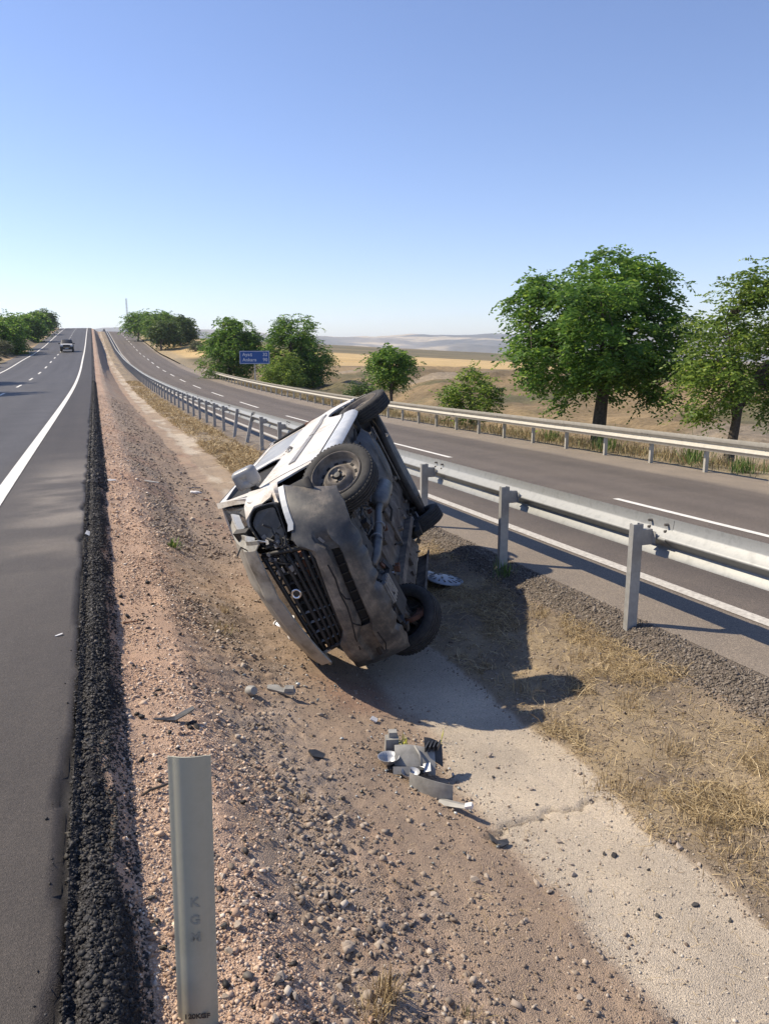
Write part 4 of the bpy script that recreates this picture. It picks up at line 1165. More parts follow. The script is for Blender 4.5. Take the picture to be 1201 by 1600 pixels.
# front bumper, knocked sideways and hanging
def bump_pt(u, v):
    """u -1..1 from the low end to the raised end, v 0 lip .. 1 top"""
    y = .17 + (.79 * u if u < 0 else u * (.60 + .175 * v))
    x = 2.00 - .34 * abs(u) ** (3.2 if u < 0 else 4.2)
    zl_ = np.interp(u, [-1, -.75, -.3, .45, .85, 1], [.35, .29, .245, .21, .215, .26])
    zu = np.interp(u, [-1, -.8, -.60, -.52, -.40, .36, .44, .52, .58, .70, 1], [.80, .76, .745, .735, .65, .555, .565, .64, .655, .60, .615])
    z = zl_ + (zu - zl_) * v
    prof = np.interp(v, [0, .06, .16, .375, .39, .42, .60, .63, .65, .86, .95, 1], [-.10, -.03, .0, .020, -.004, -.012, -.010, .006, .034, .040, .02, -.04])
    tear = .005 * (math.sin(u * 23) + .7 * math.sin(u * 41 + 1)) * max(0, .10 - v) / .10 * (1 if u < .35 else .3)
    notch = .03 * math.exp(-((u + .62) / .05) ** 2) * max(0, .14 - v) / .14 + .03 * math.exp(-((u + .12) / .03) ** 2) * max(0, .10 - v) / .10
    dent = -.018 * math.exp(-((u + .72) / .10) ** 2 - ((v - .62) / .16) ** 2) + .004 * math.sin(u * 19 + v * 8) * math.exp(-((u + .8) / .2) ** 2)
    w_ = float(sstep(np.array(u), .46, .66)); w2 = float(sstep(np.array(-u), .80, .97))
    prof = prof * (1 - w_) * (1 - w2) + (w_ + w2) * (.035 * (1 - (2 * v - 1) ** 2) - .02)
    return np.array([x + prof + dent * (1 - w_), y, z + tear + notch])
us = np.unique(np.concatenate([np.linspace(-1, 1, 101), [-.44, .40]])); vs_ = np.unique(np.concatenate([np.linspace(0, 1, 21), [.42, .60, .375, .39, .63, .65]]))
def slot(u, v): return -.44 < u < .40 and .42 < v < .60
V = []; idx = {}
for i, u in enumerate(us):
    for j, v in enumerate(vs_): idx[i, j] = len(V); V.append(bump_pt(u, v))
F = []; Vb = [p + np.array([-.02, 0, 0]) for p in V]; nV = len(V)
hole = set()
for i in range(len(us) - 1):
    for j in range(len(vs_) - 1):
        if slot((us[i] + us[i + 1]) / 2, (vs_[j] + vs_[j + 1]) / 2): hole.add((i, j))
for i in range(len(us) - 1):
    for j in range(len(vs_) - 1):
        if (i, j) in hole: continue
        q = (idx[i, j], idx[i + 1, j], idx[i + 1, j + 1], idx[i, j + 1])
        F.append(q[::-1]); F.append(tuple(k + nV for k in q))
        for (di, dj, a_, b_) in ((-1, 0, 3, 0), (1, 0, 1, 2), (0, -1, 0, 1), (0, 1, 2, 3)):
            ni, nj = i + di, j + dj
            if (ni, nj) in hole or not (0 <= ni < len(us) - 1 and 0 <= nj < len(vs_) - 1):
                F.append((q[a_], q[b_], q[b_] + nV, q[a_] + nV))
bumper = obj("front_bumper", V + Vb, F, M_SCRAPE, van, True)
bumper.data.set_sharp_from_angle(angle=math.radians(22))
# lower slot lining and cracks
m = MB(); m.sheet([[bump_pt(u, .40) + (-.05, 0, 0), bump_pt(u, .62) + (-.05, 0, 0)] for u in np.linspace(-.46, .42, 10)], .01)
m.build("slot_lining", M_INT, bumper)
m = MB()
for pts in ([(.28, .74), (.12, .70), (-.05, .72), (-.18, .69), (-.34, .72), (-.5, .68), (-.66, .70)], [(-.02, .71), (-.10, .655), (-.14, .61)], [(-.34, .72), (-.38, .65), (-.42, .61)], [(-.55, .32), (-.72, .30), (-.83, .36)]):
    P = [bump_pt(u, v) + np.array([.001, 0, 0]) for u, v in pts]
    m.tube(P, .006, 5)
m.build("crack", M_INT, bumper)
m = MB()
for k in range(9):
    u = -.40 + .8 * k / 8
    m.box(bump_pt(u, .51) + np.array([-.04, 0, 0]), (.02, .010, .07))
m.build("slot_rib", M_BLACKP, bumper)["kind"] = "stuff"
MB().box(bump_pt(.53, .55) + np.array([.0, 0, .0]), (.012, .05, .02), R=rx(.4)).build("clip", M_TRIM, bumper)
# crash beam and supports behind it
m = MB(); m.tube([(1.80, y, .50) for y in np.linspace(-.5, .75, 6)], .05, 8); m.build("crash_beam", M_UNDERD, van)
# upper edge flange seen along the left headlamp opening
m = MB(); m.sheet([[bump_pt(u, 1.0) + np.array([.012, 0, -.012]), bump_pt(u, 1.0) + np.array([.0, .0, .034])] for u in np.linspace(.66, 1.0, 8)], .01)
m.build("bumper_flange", M_SILL, bumper)

# head lamp hole and housing, raised side
hl = MB(); cz = np.array([1.72, .725, .80])
prof = round_poly([(-.15, -.10), (.14, -.13), (.17, .05), (.08, .13), (-.13, .10)], .05)
Rl = rz(.25)
Gh = []
for d_, sc_ in ((.10, 1.0), (.03, 1.02), (-.12, .85)):
    Gh.append([cz + Rl @ np.array([d_, p[0] * sc_, p[1] * sc_]) for p in prof + [prof[0]]])
hl.sheet(Gh, .01).add([cz + Rl @ np.array([.03, p[0] * .98, p[1] * .98]) for p in prof], [tuple(range(len(prof)))])
hlo = hl.build("headlight_housing", M_BLACKP, van, angle=40)
hl2 = MB(); hl2.add([cz + Rl @ np.array([.075 + .02 * (abs(p[0]) < .1), p[0] * .80, p[1] * .80]) for p in prof], [tuple(range(len(prof)))]); hl2.build("lamp_back", M_BUMP, hlo)
m = MB()
m.box((1.77, .60, .72), (.035, .03, .26), R=rx(-.35)); m.box((1.80, .56, .84), (.03, .30, .035), R=rx(.2)); m.box((1.78, .49, .90), (.04, .12, .03), R=rx(.8))
m.build("lamp_bracket", M_TRIM, van)
# torn wiring and broken clips
wr = random.Random(3); m = MB()
for k in range(16):
    p = np.array([1.86, .56, .76]) + np.array([wr.uniform(-.06, .06), wr.uniform(-.12, .14), wr.uniform(-.05, .16)])
    pts = [p]
    for _ in range(4): pts.append(pts[-1] + np.array([wr.uniform(-.03, .05), wr.uniform(-.07, .07), wr.uniform(-.06, .07)]))
    m.tube(pts, wr.uniform(.004, .009), 5)
m.build("torn_wiring", M_WIRE, van)["kind"] = "stuff"
m = MB()
for k in range(14):
    p = np.array([1.90, .53, .80]) + np.array([wr.uniform(-.05, .05), wr.uniform(-.14, .16), wr.uniform(-.08, .10)])
    m.box(p, (wr.uniform(.02, .05), wr.uniform(.02, .07), wr.uniform(.01, .03)), R=rz(wr.uniform(0, 3)) @ rx(wr.uniform(0, 3)))
m.build("broken_clip", M_TRIM, van)["kind"] = "stuff"
# low side lamp opening frame
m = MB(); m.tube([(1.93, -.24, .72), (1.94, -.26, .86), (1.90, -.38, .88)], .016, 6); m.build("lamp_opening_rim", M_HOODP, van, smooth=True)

# door mirror on the raised side
mi = MB(); c = np.array([.90, 1.0, 1.10]); G = []
for t in np.linspace(0, 1, 9):
    a_ = math.pi * t; xx = .070 * math.cos(a_)
    s_ = (math.sin(a_) ** .25) if 0 < t < 1 else .12
    G.append([c + np.array([xx if True else 0, (.085) * s_ * p[0], .105 * s_ * p[1]]) for p in round_poly([(-1, -1), (1, -1), (1, 1), (-1, 1)], .45, 5) + [round_poly([(-1, -1), (1, -1), (1, 1), (-1, 1)], .45, 5)[0]]])
for gg, od in ((G[0][:-1], 1), (G[-1][:-1], -1)): mi.add(gg, [tuple(range(len(gg)))[::od]])
mir = mi.sheet(G, .006).build("wing_mirror", M_MIRR, van, smooth=True)
m = MB(); m.tube([(.87, .845, 1.085), (.89, .90, 1.09), (.90, .97, 1.09)], [.045, .03, .035], 8); m.box((.80, .85, 1.115), (.14, .02, .10)); m.build("mirror_foot", M_BLACKP, mir, smooth=False)

# wheels
def wheel(loc, steer, tiltx, s, name="wheel", label=None, rim=True):
    w = empty(name); w.parent = van
    w.matrix_local = Matrix.Translation(loc) @ Matrix.Rotation(steer, 4, 'Z') @ Matrix.Rotation(tiltx, 4, 'X')
    if label: w["label"] = label
    r0, r1, hw = .196, .294, .088
    tp = [(r0 - .01, -.05), (r0, -.070), (r0 + .02, -.082), (r0 + .045, -.088), (r1 - .03, -.084), (r1 - .012, -.072), (r1 - .002, -.055)]
    gro = []
    for a_ in (-.040, -.012, .016, .044):
        gro += [(r1, a_ - .007), (r1 - .009, a_ - .004), (r1 - .009, a_ + .004), (r1, a_ + .007)]
    tp = tp + gro + [(r1 - .002, .056), (r1 - .012, .072), (r1 - .03, .084), (r0 + .045, .088), (r0 + .02, .082), (r0, .070), (r0 - .01, .05)]
    ty = MB().lathe(tp, 56, 'y').build("tyre", M_TYRE, w, angle=35)
    # tread blocks, shallow cuts across the shoulders
    m = MB()
    for k in range(56):
        a_ = 2 * math.pi * (k + .3) / 56
        for yy in (-.058, .059):
            R_ = ry(-a_); m.box(R_ @ np.array([r1 - .0055, 0, 0]) + np.array([0, yy, 0]), (.006, .022, .020), R=R_)
    m.build("tread_block", M_TYRE, w)["kind"] = "stuff"
    o = s
    rp = [(r0 + .008, o * .084), (r0 + .001, o * .088), (r0 - .010, o * .078), (r0 - .018, o * .045), (.150, o * .018), (.128, o * .018), (.112, o * .030), (.098, o * .048), (.078, o * .056), (.062, o * .040), (.050, o * .034), (.034, o * .034)]
    ri = MB().lathe(rp, 40, 'y').build("rim", M_RIM, w, angle=50)
    bk = MB().lathe([(.034, o * .033), (.05, o * .030), (.17, o * .0), (.17, -o * .06)], 32, 'y').build("rim_back", M_UNDERD, ri)
    ed = MB().lathe([(r0 + .006, o * .078), (r0 + .004, o * .0845), (r0 - .003, o * .083), (r0 - .006, o * .076)], 40, 'y').build("rim_edge", M_RIMEDGE, ri, smooth=True)
    hb = MB().lathe([(.001, o * .062), (.024, o * .060), (.028, o * .052), (.030, o * .034)], 18, 'y').build("hub", M_BLACKP, w, angle=40)
    for k in range(4):
        a_ = 2 * math.pi * k / 4 + .4
        MB().tube([(.049 * math.cos(a_), o * .034, .049 * math.sin(a_)), (.049 * math.cos(a_), o * .052, .049 * math.sin(a_))], .010, 6).build("wheel_nut", M_RIM, hb)
    for k in range(12):
        a_ = 2 * math.pi * k / 12
        c_ = np.array([.141 * math.cos(a_), o * .0185, .141 * math.sin(a_)]); R_ = ry(-a_)
        MB().box(c_, (.020, .006, .032), R=R_).build("rim_slot", M_INT, ri)
    return w
STEER = -.62
wheel((1.32, .74, .29), STEER, -.05, 1, label="raised front wheel turned hard to the side, bare steel rim")
wheel((-1.28, .79, .36), -.07, .06, 1, label="raised rear wheel, seen almost edge on")
wheel((1.24, -.57, .38), STEER, .08, -1, label="low front wheel resting on the grass, hub and brake visible")
wheel((-1.28, -.63, .40), .10, .12, -1, label="low rear wheel standing clear beyond the floor")

# underside
FZ = .44
fp = MB(); G = []
for x in np.linspace(-1.95, .95, 30):
    row = []
    for y in np.linspace(-.74, .80, 33):
        z = FZ + (.085 * math.exp(-((y - .13) / .10) ** 2)) + .012 * (1 if int((y + .8) / .13) % 2 else -1) * (abs(y - .13) > .2) + .008 * math.sin(x * 7) * math.sin(y * 9)
        for cx in (1.28, -1.28):
            if abs(x - cx) < .40 and abs(y) > .46: z = max(z, .72)
        row.append((x, y, z))
    G.append(row)
fp.sheet(G, -.02).build("floor_pan", M_UNDER, van, angle=45)
for y0_, w_ in ((-.46, .08), (.48, .08)):
    m = MB(); m.sheet([[(x, y0_ - w_ / 2, FZ - .0), (x, y0_ - w_ / 2 + .01, FZ - .065), (x, y0_ + w_ / 2 - .01, FZ - .065), (x, y0_ + w_ / 2, FZ)] for x in np.linspace(-1.0, 1.25, 12)], -.006).build("chassis_rail", M_UNDER, van, angle=40)
m = MB()
for x in (-.15, .70): m.box((x, -.05, FZ - .012), (.07, 1.2, .03))
m.build("cross_member", M_UNDER, van)["kind"] = "stuff"
# exhaust line
m = MB(); m.tube([(1.50, .06, .34), (1.38, .08, .315), (1.10, .11, .31), (.85, .14, .31), (.55, .17, .325), (.25, .17, .33)], [.034, .040, .042, .034, .032, .032], 12)
ex = m.build("exhaust_pipe", M_PIPE, van, smooth=True)
m = MB(); m.tube([(.36, .18, .335), (.30, .18, .335), (-.22, .17, .335), (-.28, .17, .335)], [.032, .085, .085, .032], 16); m.build("heat_shield", M_PIPE, ex, angle=50)
m = MB(); m.tube([(-.22, .17, .34), (-.8, .12, .34), (-1.05, .0, .42), (-1.5, -.1, .42)], .026, 10); m.build("tail_pipe", M_PIPE, ex, smooth=True)
m = MB(); m.tube([(-1.50, -.42, .37), (-1.54, -.40, .37), (-1.54, .38, .37), (-1.50, .40, .37)], [.05, .095, .095, .05], 16); m.build("muffler", M_PIPE, ex, angle=50)
for x in (.84, 1.12):
    m = MB(); m.lathe([(.046, -.012), (.052, -.010), (.052, .010), (.046, .012)], 14, 'x', (x, .125, .31)); m.build("clamp", M_TRIM, ex)
# fuel tank and spare carrier
m = MB(); G = []
for t in np.linspace(0, 1, 9):
    x = -.98 + .70 * t; e = math.sin(math.pi * min(.98, max(.02, t))) ** .35
    G.append([(x, y, FZ - .16 * e * (1 - abs(y - .34) ** 4 / .36 ** 4 * .9 if abs(y - .34) < .36 else 0)) for y in np.linspace(0.0, .68, 11)])
m.sheet(G, -.01).build("fuel_tank", M_BUMP, van, angle=50)
for x in (-.8, -.48): MB().sheet([[(x - .018, y, FZ - .168), (x + .018, y, FZ - .168)] for y in np.linspace(.03, .65, 6)], -.003).build("tank_strap", M_UNDER, van)
# rear axle, springs, dampers
m = MB(); m.tube([(-1.28, -.66, .29), (-1.24, -.3, .31), (-1.22, 0, .315), (-1.24, .3, .31), (-1.28, .66, .29)], .036, 10); m.build("rear_axle", M_UNDERD, van, smooth=True)
for s in (1, -1):
    m = MB(); m.box((-1.0, s * .56, .37), (.62, .07, .06), R=ry(.12)); m.build("trailing_arm", M_UNDERD, van)
    m = MB(); m.tube([(-1.35, s * .50, .30), (-1.42, s * .46, .62)], [.028, .022], 8); m.build("damper", M_UNDERD, van)
    m = MB(); pts = [(-1.15 + .055 * math.cos(a_), s * .52 + .055 * math.sin(a_), .33 + .03 * a_ / math.pi) for a_ in np.linspace(0, 12 * math.pi, 90)]
    m.tube(pts, .008, 5); m.build("spring", M_TRIM, van, smooth=True)
m = MB(); m.box((-1.78, 0, .40), (.26, 1.35, .06), R=ry(.1)); m.build("rear_valance", M_BLACKP, van)
# long diagonal beam across the rear of the floor
m = MB(); m.box((-1.62, .02, .345), (.075, 1.22, .06), R=rz(.10)); m.build("rear_beam", M_UNDERD, van)
m = MB(); m.tube([(-.9, .62, .38), (-.6, .60, .36), (.1, .55, .36), (.7, .50, .37)], .012, 6); m.tube([(-.9, .58, .37), (.7, .44, .36)], .008, 6); m.build("brake_pipe", M_WIRE, van)
# front subframe, engine and gearbox
m = MB(); m.box((1.30, -.02, .40), (.16, .95, .09)); m.box((1.05, -.40, .40), (.5, .10, .08)); m.box((1.05, .42, .40), (.5, .10, .08)); m.build("subframe", M_UNDERD, van)
m = MB()
m.box((1.52, -.22, .40), (.34, .30, .26)); m.box((1.50, .30, .44), (.30, .34, .26)); m.box((1.46, .02, .46), (.26, .30, .2))
m.build("gearbox", M_UNDERD, van)
sump = MB(); sump.box((1.60, -.13, .335), (.22, .17, .12), taper=.9); so = sump.build("oil_sump", M_ALU, van)
for k in range(4): MB().box((1.515 + .055 * k, -.13, .272), (.022, .17, .022)).build("fin", M_ALU, so)
for s in (1, -1):
    m = MB(); m.tube([(1.28, s * .20, .36), (1.27, s * .62, .31)], .020, 8); m.build("drive_shaft", M_UNDERD, van)
    m = MB(); m.lathe([(.05, -.05), (.045, -.02), (.038, 0), (.05, .02), (.056, .05)], 12, 'y', (1.27, s * .56, .315)); m.build("boot", M_WIRE, van, smooth=True)
    m = MB(); m.sheet([[(1.10, s * .34, .35), (1.42, s * .34, .35)], [(1.2, s * .5, .325), (1.34, s * .5, .325)], [(1.24, s * .64, .28), (1.31, s * .64, .28)]], .03 * s); m.build("control_arm", M_UNDER, van)
    m = MB(); m.tube([(1.30, s * .56, .36), (1.22, s * .52, .78)], [.05, .045], 10); m.build("strut", M_UNDERD, van)
m = MB(); m.lathe([(.04, -.53), (.115, -.53), (.12, -.55), (.12, -.565), (.04, -.57)], 28, 'y', (1.24, 0, .30)); m.build("brake_disc", M_RUST, van, angle=40)
m = MB(); m.box((1.16, -.56, .30), (.10, .10, .18)); m.build("brake_caliper", M_UNDERD, van)
# lower side steps: torn plastic and shreds below the bumper edge
m = MB()
for k in range(44):
    t = k / 43; y = .62 - 1.05 * t
    p = np.array([1.70 + wr.uniform(-.10, .08), y, .33 + wr.uniform(-.06, .10)])
    m.box(p, (wr.uniform(.03, .16), wr.uniform(.015, .06), wr.uniform(.008, .03)), R=rz(wr.uniform(0, 3)) @ rx(wr.uniform(-.8, .8)) @ ry(wr.uniform(-.6, .6)))
m.build("torn_undershield", M_BLACKP, van)["kind"] = "stuff"
m = MB()
for k in range(7):
    p = np.array([1.45 - .16 * k, .30 + wr.uniform(-.06, .1), .36]); pts = [p]
    for _ in range(3): pts.append(pts[-1] + np.array([wr.uniform(-.15, .02), wr.uniform(-.08, .08), wr.uniform(-.03, .03)]))
    m.tube(pts, wr.uniform(.006, .012), 5)
m.build("hose", M_WIRE, van)["kind"] = "stuff"

# clutter of the underside: shields, brackets, pipes and mud
ur = random.Random(17)
def clutter(name, n, box, mat, smin, smax, tube=False):
    m = MB()
    for k in range(n):
        p = np.array([ur.uniform(*box[0]), ur.uniform(*box[1]), ur.uniform(*box[2])])
        if tube:
            q = p + np.array([ur.uniform(-.35, .35), ur.uniform(-.25, .25), ur.uniform(-.04, .04)])
            m.tube([p, (p + q) / 2 + np.array([0, 0, ur.uniform(-.04, .04)]), q], ur.uniform(.006, .014), 5)
        else:
            m.box(p, [ur.uniform(smin, smax) for _ in range(3)], R=rz(ur.uniform(0, 3)) @ rx(ur.uniform(-.7, .7)), taper=ur.uniform(.6, 1))
    m.build(name, mat, van)["kind"] = "stuff"
clutter("bracket", 34, ((.75, 1.62), (-.55, .55), (.33, .44)), M_UNDERD, .02, .11)
clutter("mud_clod", 60, ((-1.4, 1.5), (-.68, .70), (.375, .43)), M_UNDER, .012, .05)
clutter("rusty_bracket", 16, ((.2, 1.55), (-.5, .6), (.34, .42)), M_RUST, .02, .07)
clutter("underbody_pipe", 14, ((-.9, 1.4), (-.5, .6), (.35, .41)), M_WIRE, 0, 0, True)
clutter("alloy_piece", 9, ((1.1, 1.6), (-.40, .45), (.32, .40)), M_ALU, .02, .06)
# ------------------------------------------------------------------ loose ground: gravel, crumbs, straw
def ico():
    t = (1 + 5 ** .5) / 2
    V = np.array([(-1, t, 0), (1, t, 0), (-1, -t, 0), (1, -t, 0), (0, -1, t), (0, 1, t), (0, -1, -t), (0, 1, -t), (t, 0, -1), (t, 0, 1), (-t, 0, -1), (-t, 0, 1)], float)
    V /= np.linalg.norm(V[0])
    F = np.array([(0, 11, 5), (0, 5, 1), (0, 1, 7), (0, 7, 10), (0, 10, 11), (1, 5, 9), (5, 11, 4), (11, 10, 2), (10, 7, 6), (7, 1, 8), (3, 9, 4), (3, 4, 2), (3, 2, 6), (3, 6, 8), (3, 8, 9), (4, 9, 5), (2, 4, 11), (6, 2, 10), (8, 6, 7), (9, 8, 1)])
    return V, F
ICO_V, ICO_F = ico()
OCT_V = np.array([(1, 0, 0), (-1, 0, 0), (0, 1, 0), (0, -1, 0), (0, 0, 1), (0, 0, -1)], float)
OCT_F = np.array([(0, 2, 4), (2, 1, 4), (1, 3, 4), (3, 0, 4), (2, 0, 5), (1, 2, 5), (3, 1, 5), (0, 3, 5)])
BOX_V = np.array([(-1, -1, -1), (1, -1, -1), (1, 1, -1), (-1, 1, -1), (-1, -1, 1), (1, -1, 1), (1, 1, 1), (-1, 1, 1)], float) * .72
BOX_F = np.array([(0, 2, 1), (0, 3, 2), (4, 5, 6), (4, 6, 7), (0, 1, 5), (0, 5, 4), (1, 2, 6), (1, 6, 5), (2, 3, 7), (2, 7, 6), (3, 0, 4), (3, 4, 7)])
def rand_mats(n, r):
    q = r.normal(size=(n, 4)); q /= np.linalg.norm(q, axis=1, keepdims=True); w, x, y, z = q.T
    return np.stack([np.stack([1 - 2 * (y * y + z * z), 2 * (x * y - z * w), 2 * (x * z + y * w)], -1),
                     np.stack([2 * (x * y + z * w), 1 - 2 * (x * x + z * z), 2 * (y * z - x * w)], -1),
                     np.stack([2 * (x * z - y * w), 2 * (y * z + x * w), 1 - 2 * (x * x + y * y)], -1)], 1)
def stones(name, X, Y, size, mat, r, sink=.25, octa=False, zf=None, jag=.48):
    BV, BF = (OCT_V, OCT_F) if octa else (BOX_V, BOX_F)
    n = len(X); k = len(BV)
    P = BV[None] * (1 + r.uniform(-jag, jag, (n, k, 3)))
    P = P * r.uniform(.42, 1.25, (n, 1, 3))
    P = np.einsum('nij,nkj->nki', rand_mats(n, r), P)
    P[:, :, 2] *= .72
    P *= (size / 2)[:, None, None]
    Z = (zf or ground_z)(X, Y)
    P += np.stack([X, Y, Z + size * (.34 - sink)], -1)[:, None, :]
    F = (BF[None] + (np.arange(n) * k)[:, None, None]).reshape(-1, 3)
    o = big_mesh(name, P.reshape(-1, 3), F, mat); o["kind"] = "stuff"
    return o
M_PINK = island_mat("pink_gravel", [(0, (.28, .19, .135)), (.35, (.46, .325, .235)), (.7, (.56, .42, .31)), (.92, (.62, .51, .41)), (1, (.72, .65, .56))], rough=.95)
M_GREY = island_mat("coarse_gravel", [(0, (.13, .105, .085)), (.45, (.25, .205, .165)), (.85, (.34, .285, .235)), (1, (.52, .46, .39))], rough=.95)
M_BROWN = island_mat("slope_gravel", [(0, (.15, .115, .09)), (.5, (.27, .215, .165)), (.9, (.35, .285, .22)), (1, (.48, .41, .33))], rough=.95)
M_CRUMB = island_mat("asphalt_crumb", [(0, (.010, .009, .009)), (.75, (.026, .0235, .0225)), (.95, (.06, .055, .05)), (1, (.14, .125, .11))], rough=.7, spec=.5)
M_CHIP = island_mat("grey_chipping", [(0, (.075, .062, .050)), (.5, (.155, .130, .105)), (1, (.27, .235, .195))], rough=.9)
M_SAND = island_mat("pale_grit", [(0, (.30, .25, .20)), (.5, (.43, .38, .31)), (1, (.56, .51, .43))], rough=.95)
M_STRAW = island_mat("straw", [(0, (.14, .095, .045)), (.4, (.33, .245, .125)), (.8, (.50, .39, .215)), (1, (.66, .54, .34))], rough=.8, transl=.15)
def samp(n, x0, x1, y0, y1, r, p=1.7):
    """denser towards the camera"""
    t = r.random(n); Y = y0 * (y1 / y0) ** t
    return r.uniform(x0, x1, n), Y
g = np.random.default_rng(21)
def wobx(Y, a=.10): return a * fbm(Y * .55 + 3, Y * 0 + 1, 31, 3)
# pinkish bench
X, Y = samp(62000, .03, .80, 1.5, 9., g); X = X - wobx(Y) * 1.0
keep = g.random(len(X)) < (1.15 - .9 * sstep(X, .45, .80)) * np.clip(.72 + 1.3 * fbm(X * 3, Y * 2, 231, 4), .12, 1)
X, Y = X[keep], Y[keep]
stones("gravel", X, Y, g.gamma(1.9, .0028, len(X)).clip(.003, .030) * (1 + .06 * Y), M_PINK, g, octa=False)
# dark shadowed coarse gravel along the break of slope
X, Y = samp(13000, .34, 1.30, 1.5, 10., g); X = X - wobx(Y)
dens = np.clip(.75 * np.exp(-((X - .72) / .20) ** 2) + 1.5 * fbm(X * 4, Y * 2.4, 201, 3) * np.exp(-((X - .72) / .4) ** 2), 0, 1)
keep = g.random(len(X)) < dens; X, Y = X[keep], Y[keep]
stones("gravel", X, Y, (g.gamma(2.6, .0056, len(X))).clip(.006, .040) * (1 + .02 * Y), M_GREY, g)
# slope
X, Y = samp(30000, .80, 2.2, 1.7, 10., g)
dens = np.clip(.75 - .35 * (X - .9) + .6 * fbm(X * 3, Y * 3, 203, 4), 0, 1) * (1 - .8 * sstep(X, 1.75, 2.1))
keep = g.random(len(X)) < dens; X, Y = X[keep], Y[keep]
stones("gravel", X, Y, g.gamma(1.8, .0038, len(X)).clip(.0035, .032) * (1 + .03 * Y), M_BROWN, g)
# farther along the ditch, sparser and larger
X, Y = samp(16000, .05, 1.9, 9., 45., g, 1); keep = g.random(len(X)) < 1.05 - .45 * X; X, Y = X[keep], Y[keep]
pk = X < .6 + .15 * fbm(Y, X * 0, 207)
stones("gravel", X[pk], Y[pk], g.gamma(3, .009, pk.sum()).clip(.012, .08), M_PINK, g, octa=True)
stones("gravel", X[~pk], Y[~pk], g.gamma(3, .011, (~pk).sum()).clip(.015, .10), M_BROWN, g, octa=True)
# grit on the channel
X, Y = samp(9000, 1.8, 2.7, 1.8, 12., g)
stones("grit", X, Y, g.gamma(2.0, .0032, len(X)).clip(.003, .020), M_SAND, g, octa=True)
# black asphalt crumbs on the berm
X, Y = samp(95000, -.215, .03, 1.2, 12., g)
keep = g.random(len(X)) < np.where(X < -.19, .4, np.where(X > -.04, .4, 1.0)) * np.clip(.8 + 1.2 * fbm(Y * 5, X * 9, 221, 3), .1, 1); X, Y = X[keep], Y[keep]
stones("asphalt_crumbs", X, Y, g.gamma(2.4, .0028, len(X)).clip(.003, .024) * (1 + .05 * Y), M_CRUMB, g, sink=.3, zf=lambda x, y: np.where(x < -.2, z_left(x, y), ground_z(x, y)))
X, Y = samp(500, -.42, -.19, 1.3, 7., g); keep = g.random(len(X)) < ((X + .45) / .26) ** 3; X, Y = X[keep], Y[keep]
stones("asphalt_crumbs", X, Y, g.gamma(2.0, .0035, len(X)).clip(.003, .016), M_CRUMB, g, sink=.1, octa=True, zf=lambda x, y: z_left(x, y))
X, Y = samp(260, .06, .5, 1.5, 8., g)
stones("asphalt_crumbs", X, Y, g.gamma(2.0, .008, len(X)).clip(.008, .045), M_CRUMB, g, sink=.15)
X, Y = samp(22000, -.2, .05, 11.5, 60., g, 1)
stones("asphalt_crumbs", X, Y, g.gamma(3., .011, len(X)).clip(.012, .07), M_CRUMB, g, octa=True)
# chippings along the edge of the right carriageway
X, Y = samp(65000, 3.80, 4.22, 1.1, 18., g); keep = g.random(len(X)) < sstep(X, 3.78, 3.92) * (1 - .8 * sstep(X, 4.12, 4.22)); X, Y = X[keep], Y[keep]
stones("chippings", X, Y, g.gamma(3.0, .0036, len(X)).clip(.005, .026) * (1 + .03 * Y), M_CHIP, g, sink=.3, zf=lambda x, y: ground_z(np.minimum(x, 4.19), y))

def straw(name, X, Y, L, W, tilt, mat, r, zf=ground_z, up=.004, curve=.25):
    n = len(X); az = r.uniform(0, 2 * np.pi, n); el = tilt
    D = np.stack([np.cos(az) * np.cos(el), np.sin(az) * np.cos(el), np.sin(el)], -1)
    S = np.stack([-np.sin(az), np.cos(az), r.normal(size=n) * .4], -1); S /= np.linalg.norm(S, axis=1, keepdims=True)
    base = np.stack([X, Y, zf(X, Y) + up * r.uniform(0, 3, n)], -1)
    mid = base + D * (L * .55)[:, None] + np.stack([r.normal(size=n), r.normal(size=n), np.abs(r.normal(size=n)) * .5], -1) * (L * .08)[:, None]
    tip = base + D * L[:, None]; tip[:, 2] -= curve * L * np.sin(el) * .6
    tip[:, :2] += r.normal(size=(n, 2)) * (L * .14)[:, None]
    w = (W / 2)[:, None]
    V = np.stack([base - S * w, base + S * w, mid - S * w * .8, mid + S * w * .8, tip - S * w * .25, tip + S * w * .25], 1).reshape(-1, 3)
    b = (np.arange(n) * 6)[:, None]
    F = np.concatenate([b + np.array([[0, 1, 3, 2]]), b + np.array([[2, 3, 5, 4]])], 1).reshape(-1, 4)
    o = big_mesh(name, V, F, mat); o["kind"] = "stuff"; return o
X, Y = samp(175000, 2.40, 3.98, .9, 16., g)
m_ = fbm(X * 2.6, Y * 2.0, 211, 5, .6); edge = sstep(X + .10 * fbm(Y * 1.6, X * 1.6, 46, 5, .6) + .16 + .18 * (1 - sstep(Y, 7., 15.)) + .10 * fbm(X * 9, Y * 9, 213, 3), 2.92, 3.10) * (1 - sstep(X + .08 * fbm(X * 4, Y * 4, 214), 3.84, 3.95))
keep = g.random(len(X)) < np.clip(.42 + 3.4 * m_, .10, 1) * edge; X, Y = X[keep], Y[keep]
straw("dry_straw", X, Y, g.gamma(2.4, .026, len(X)).clip(.015, .26), g.uniform(.0016, .0042, len(X)) * (1 + .06 * Y), np.abs(g.normal(size=len(X))) * .36, M_STRAW, g)
X, Y = samp(52000, 2.75, 3.95, 14., 80., g)
keep = g.random(len(X)) < np.clip(.6 + 2.0 * fbm(X * 1.6, Y * .6, 215, 4), .05, 1); X, Y = X[keep], Y[keep]
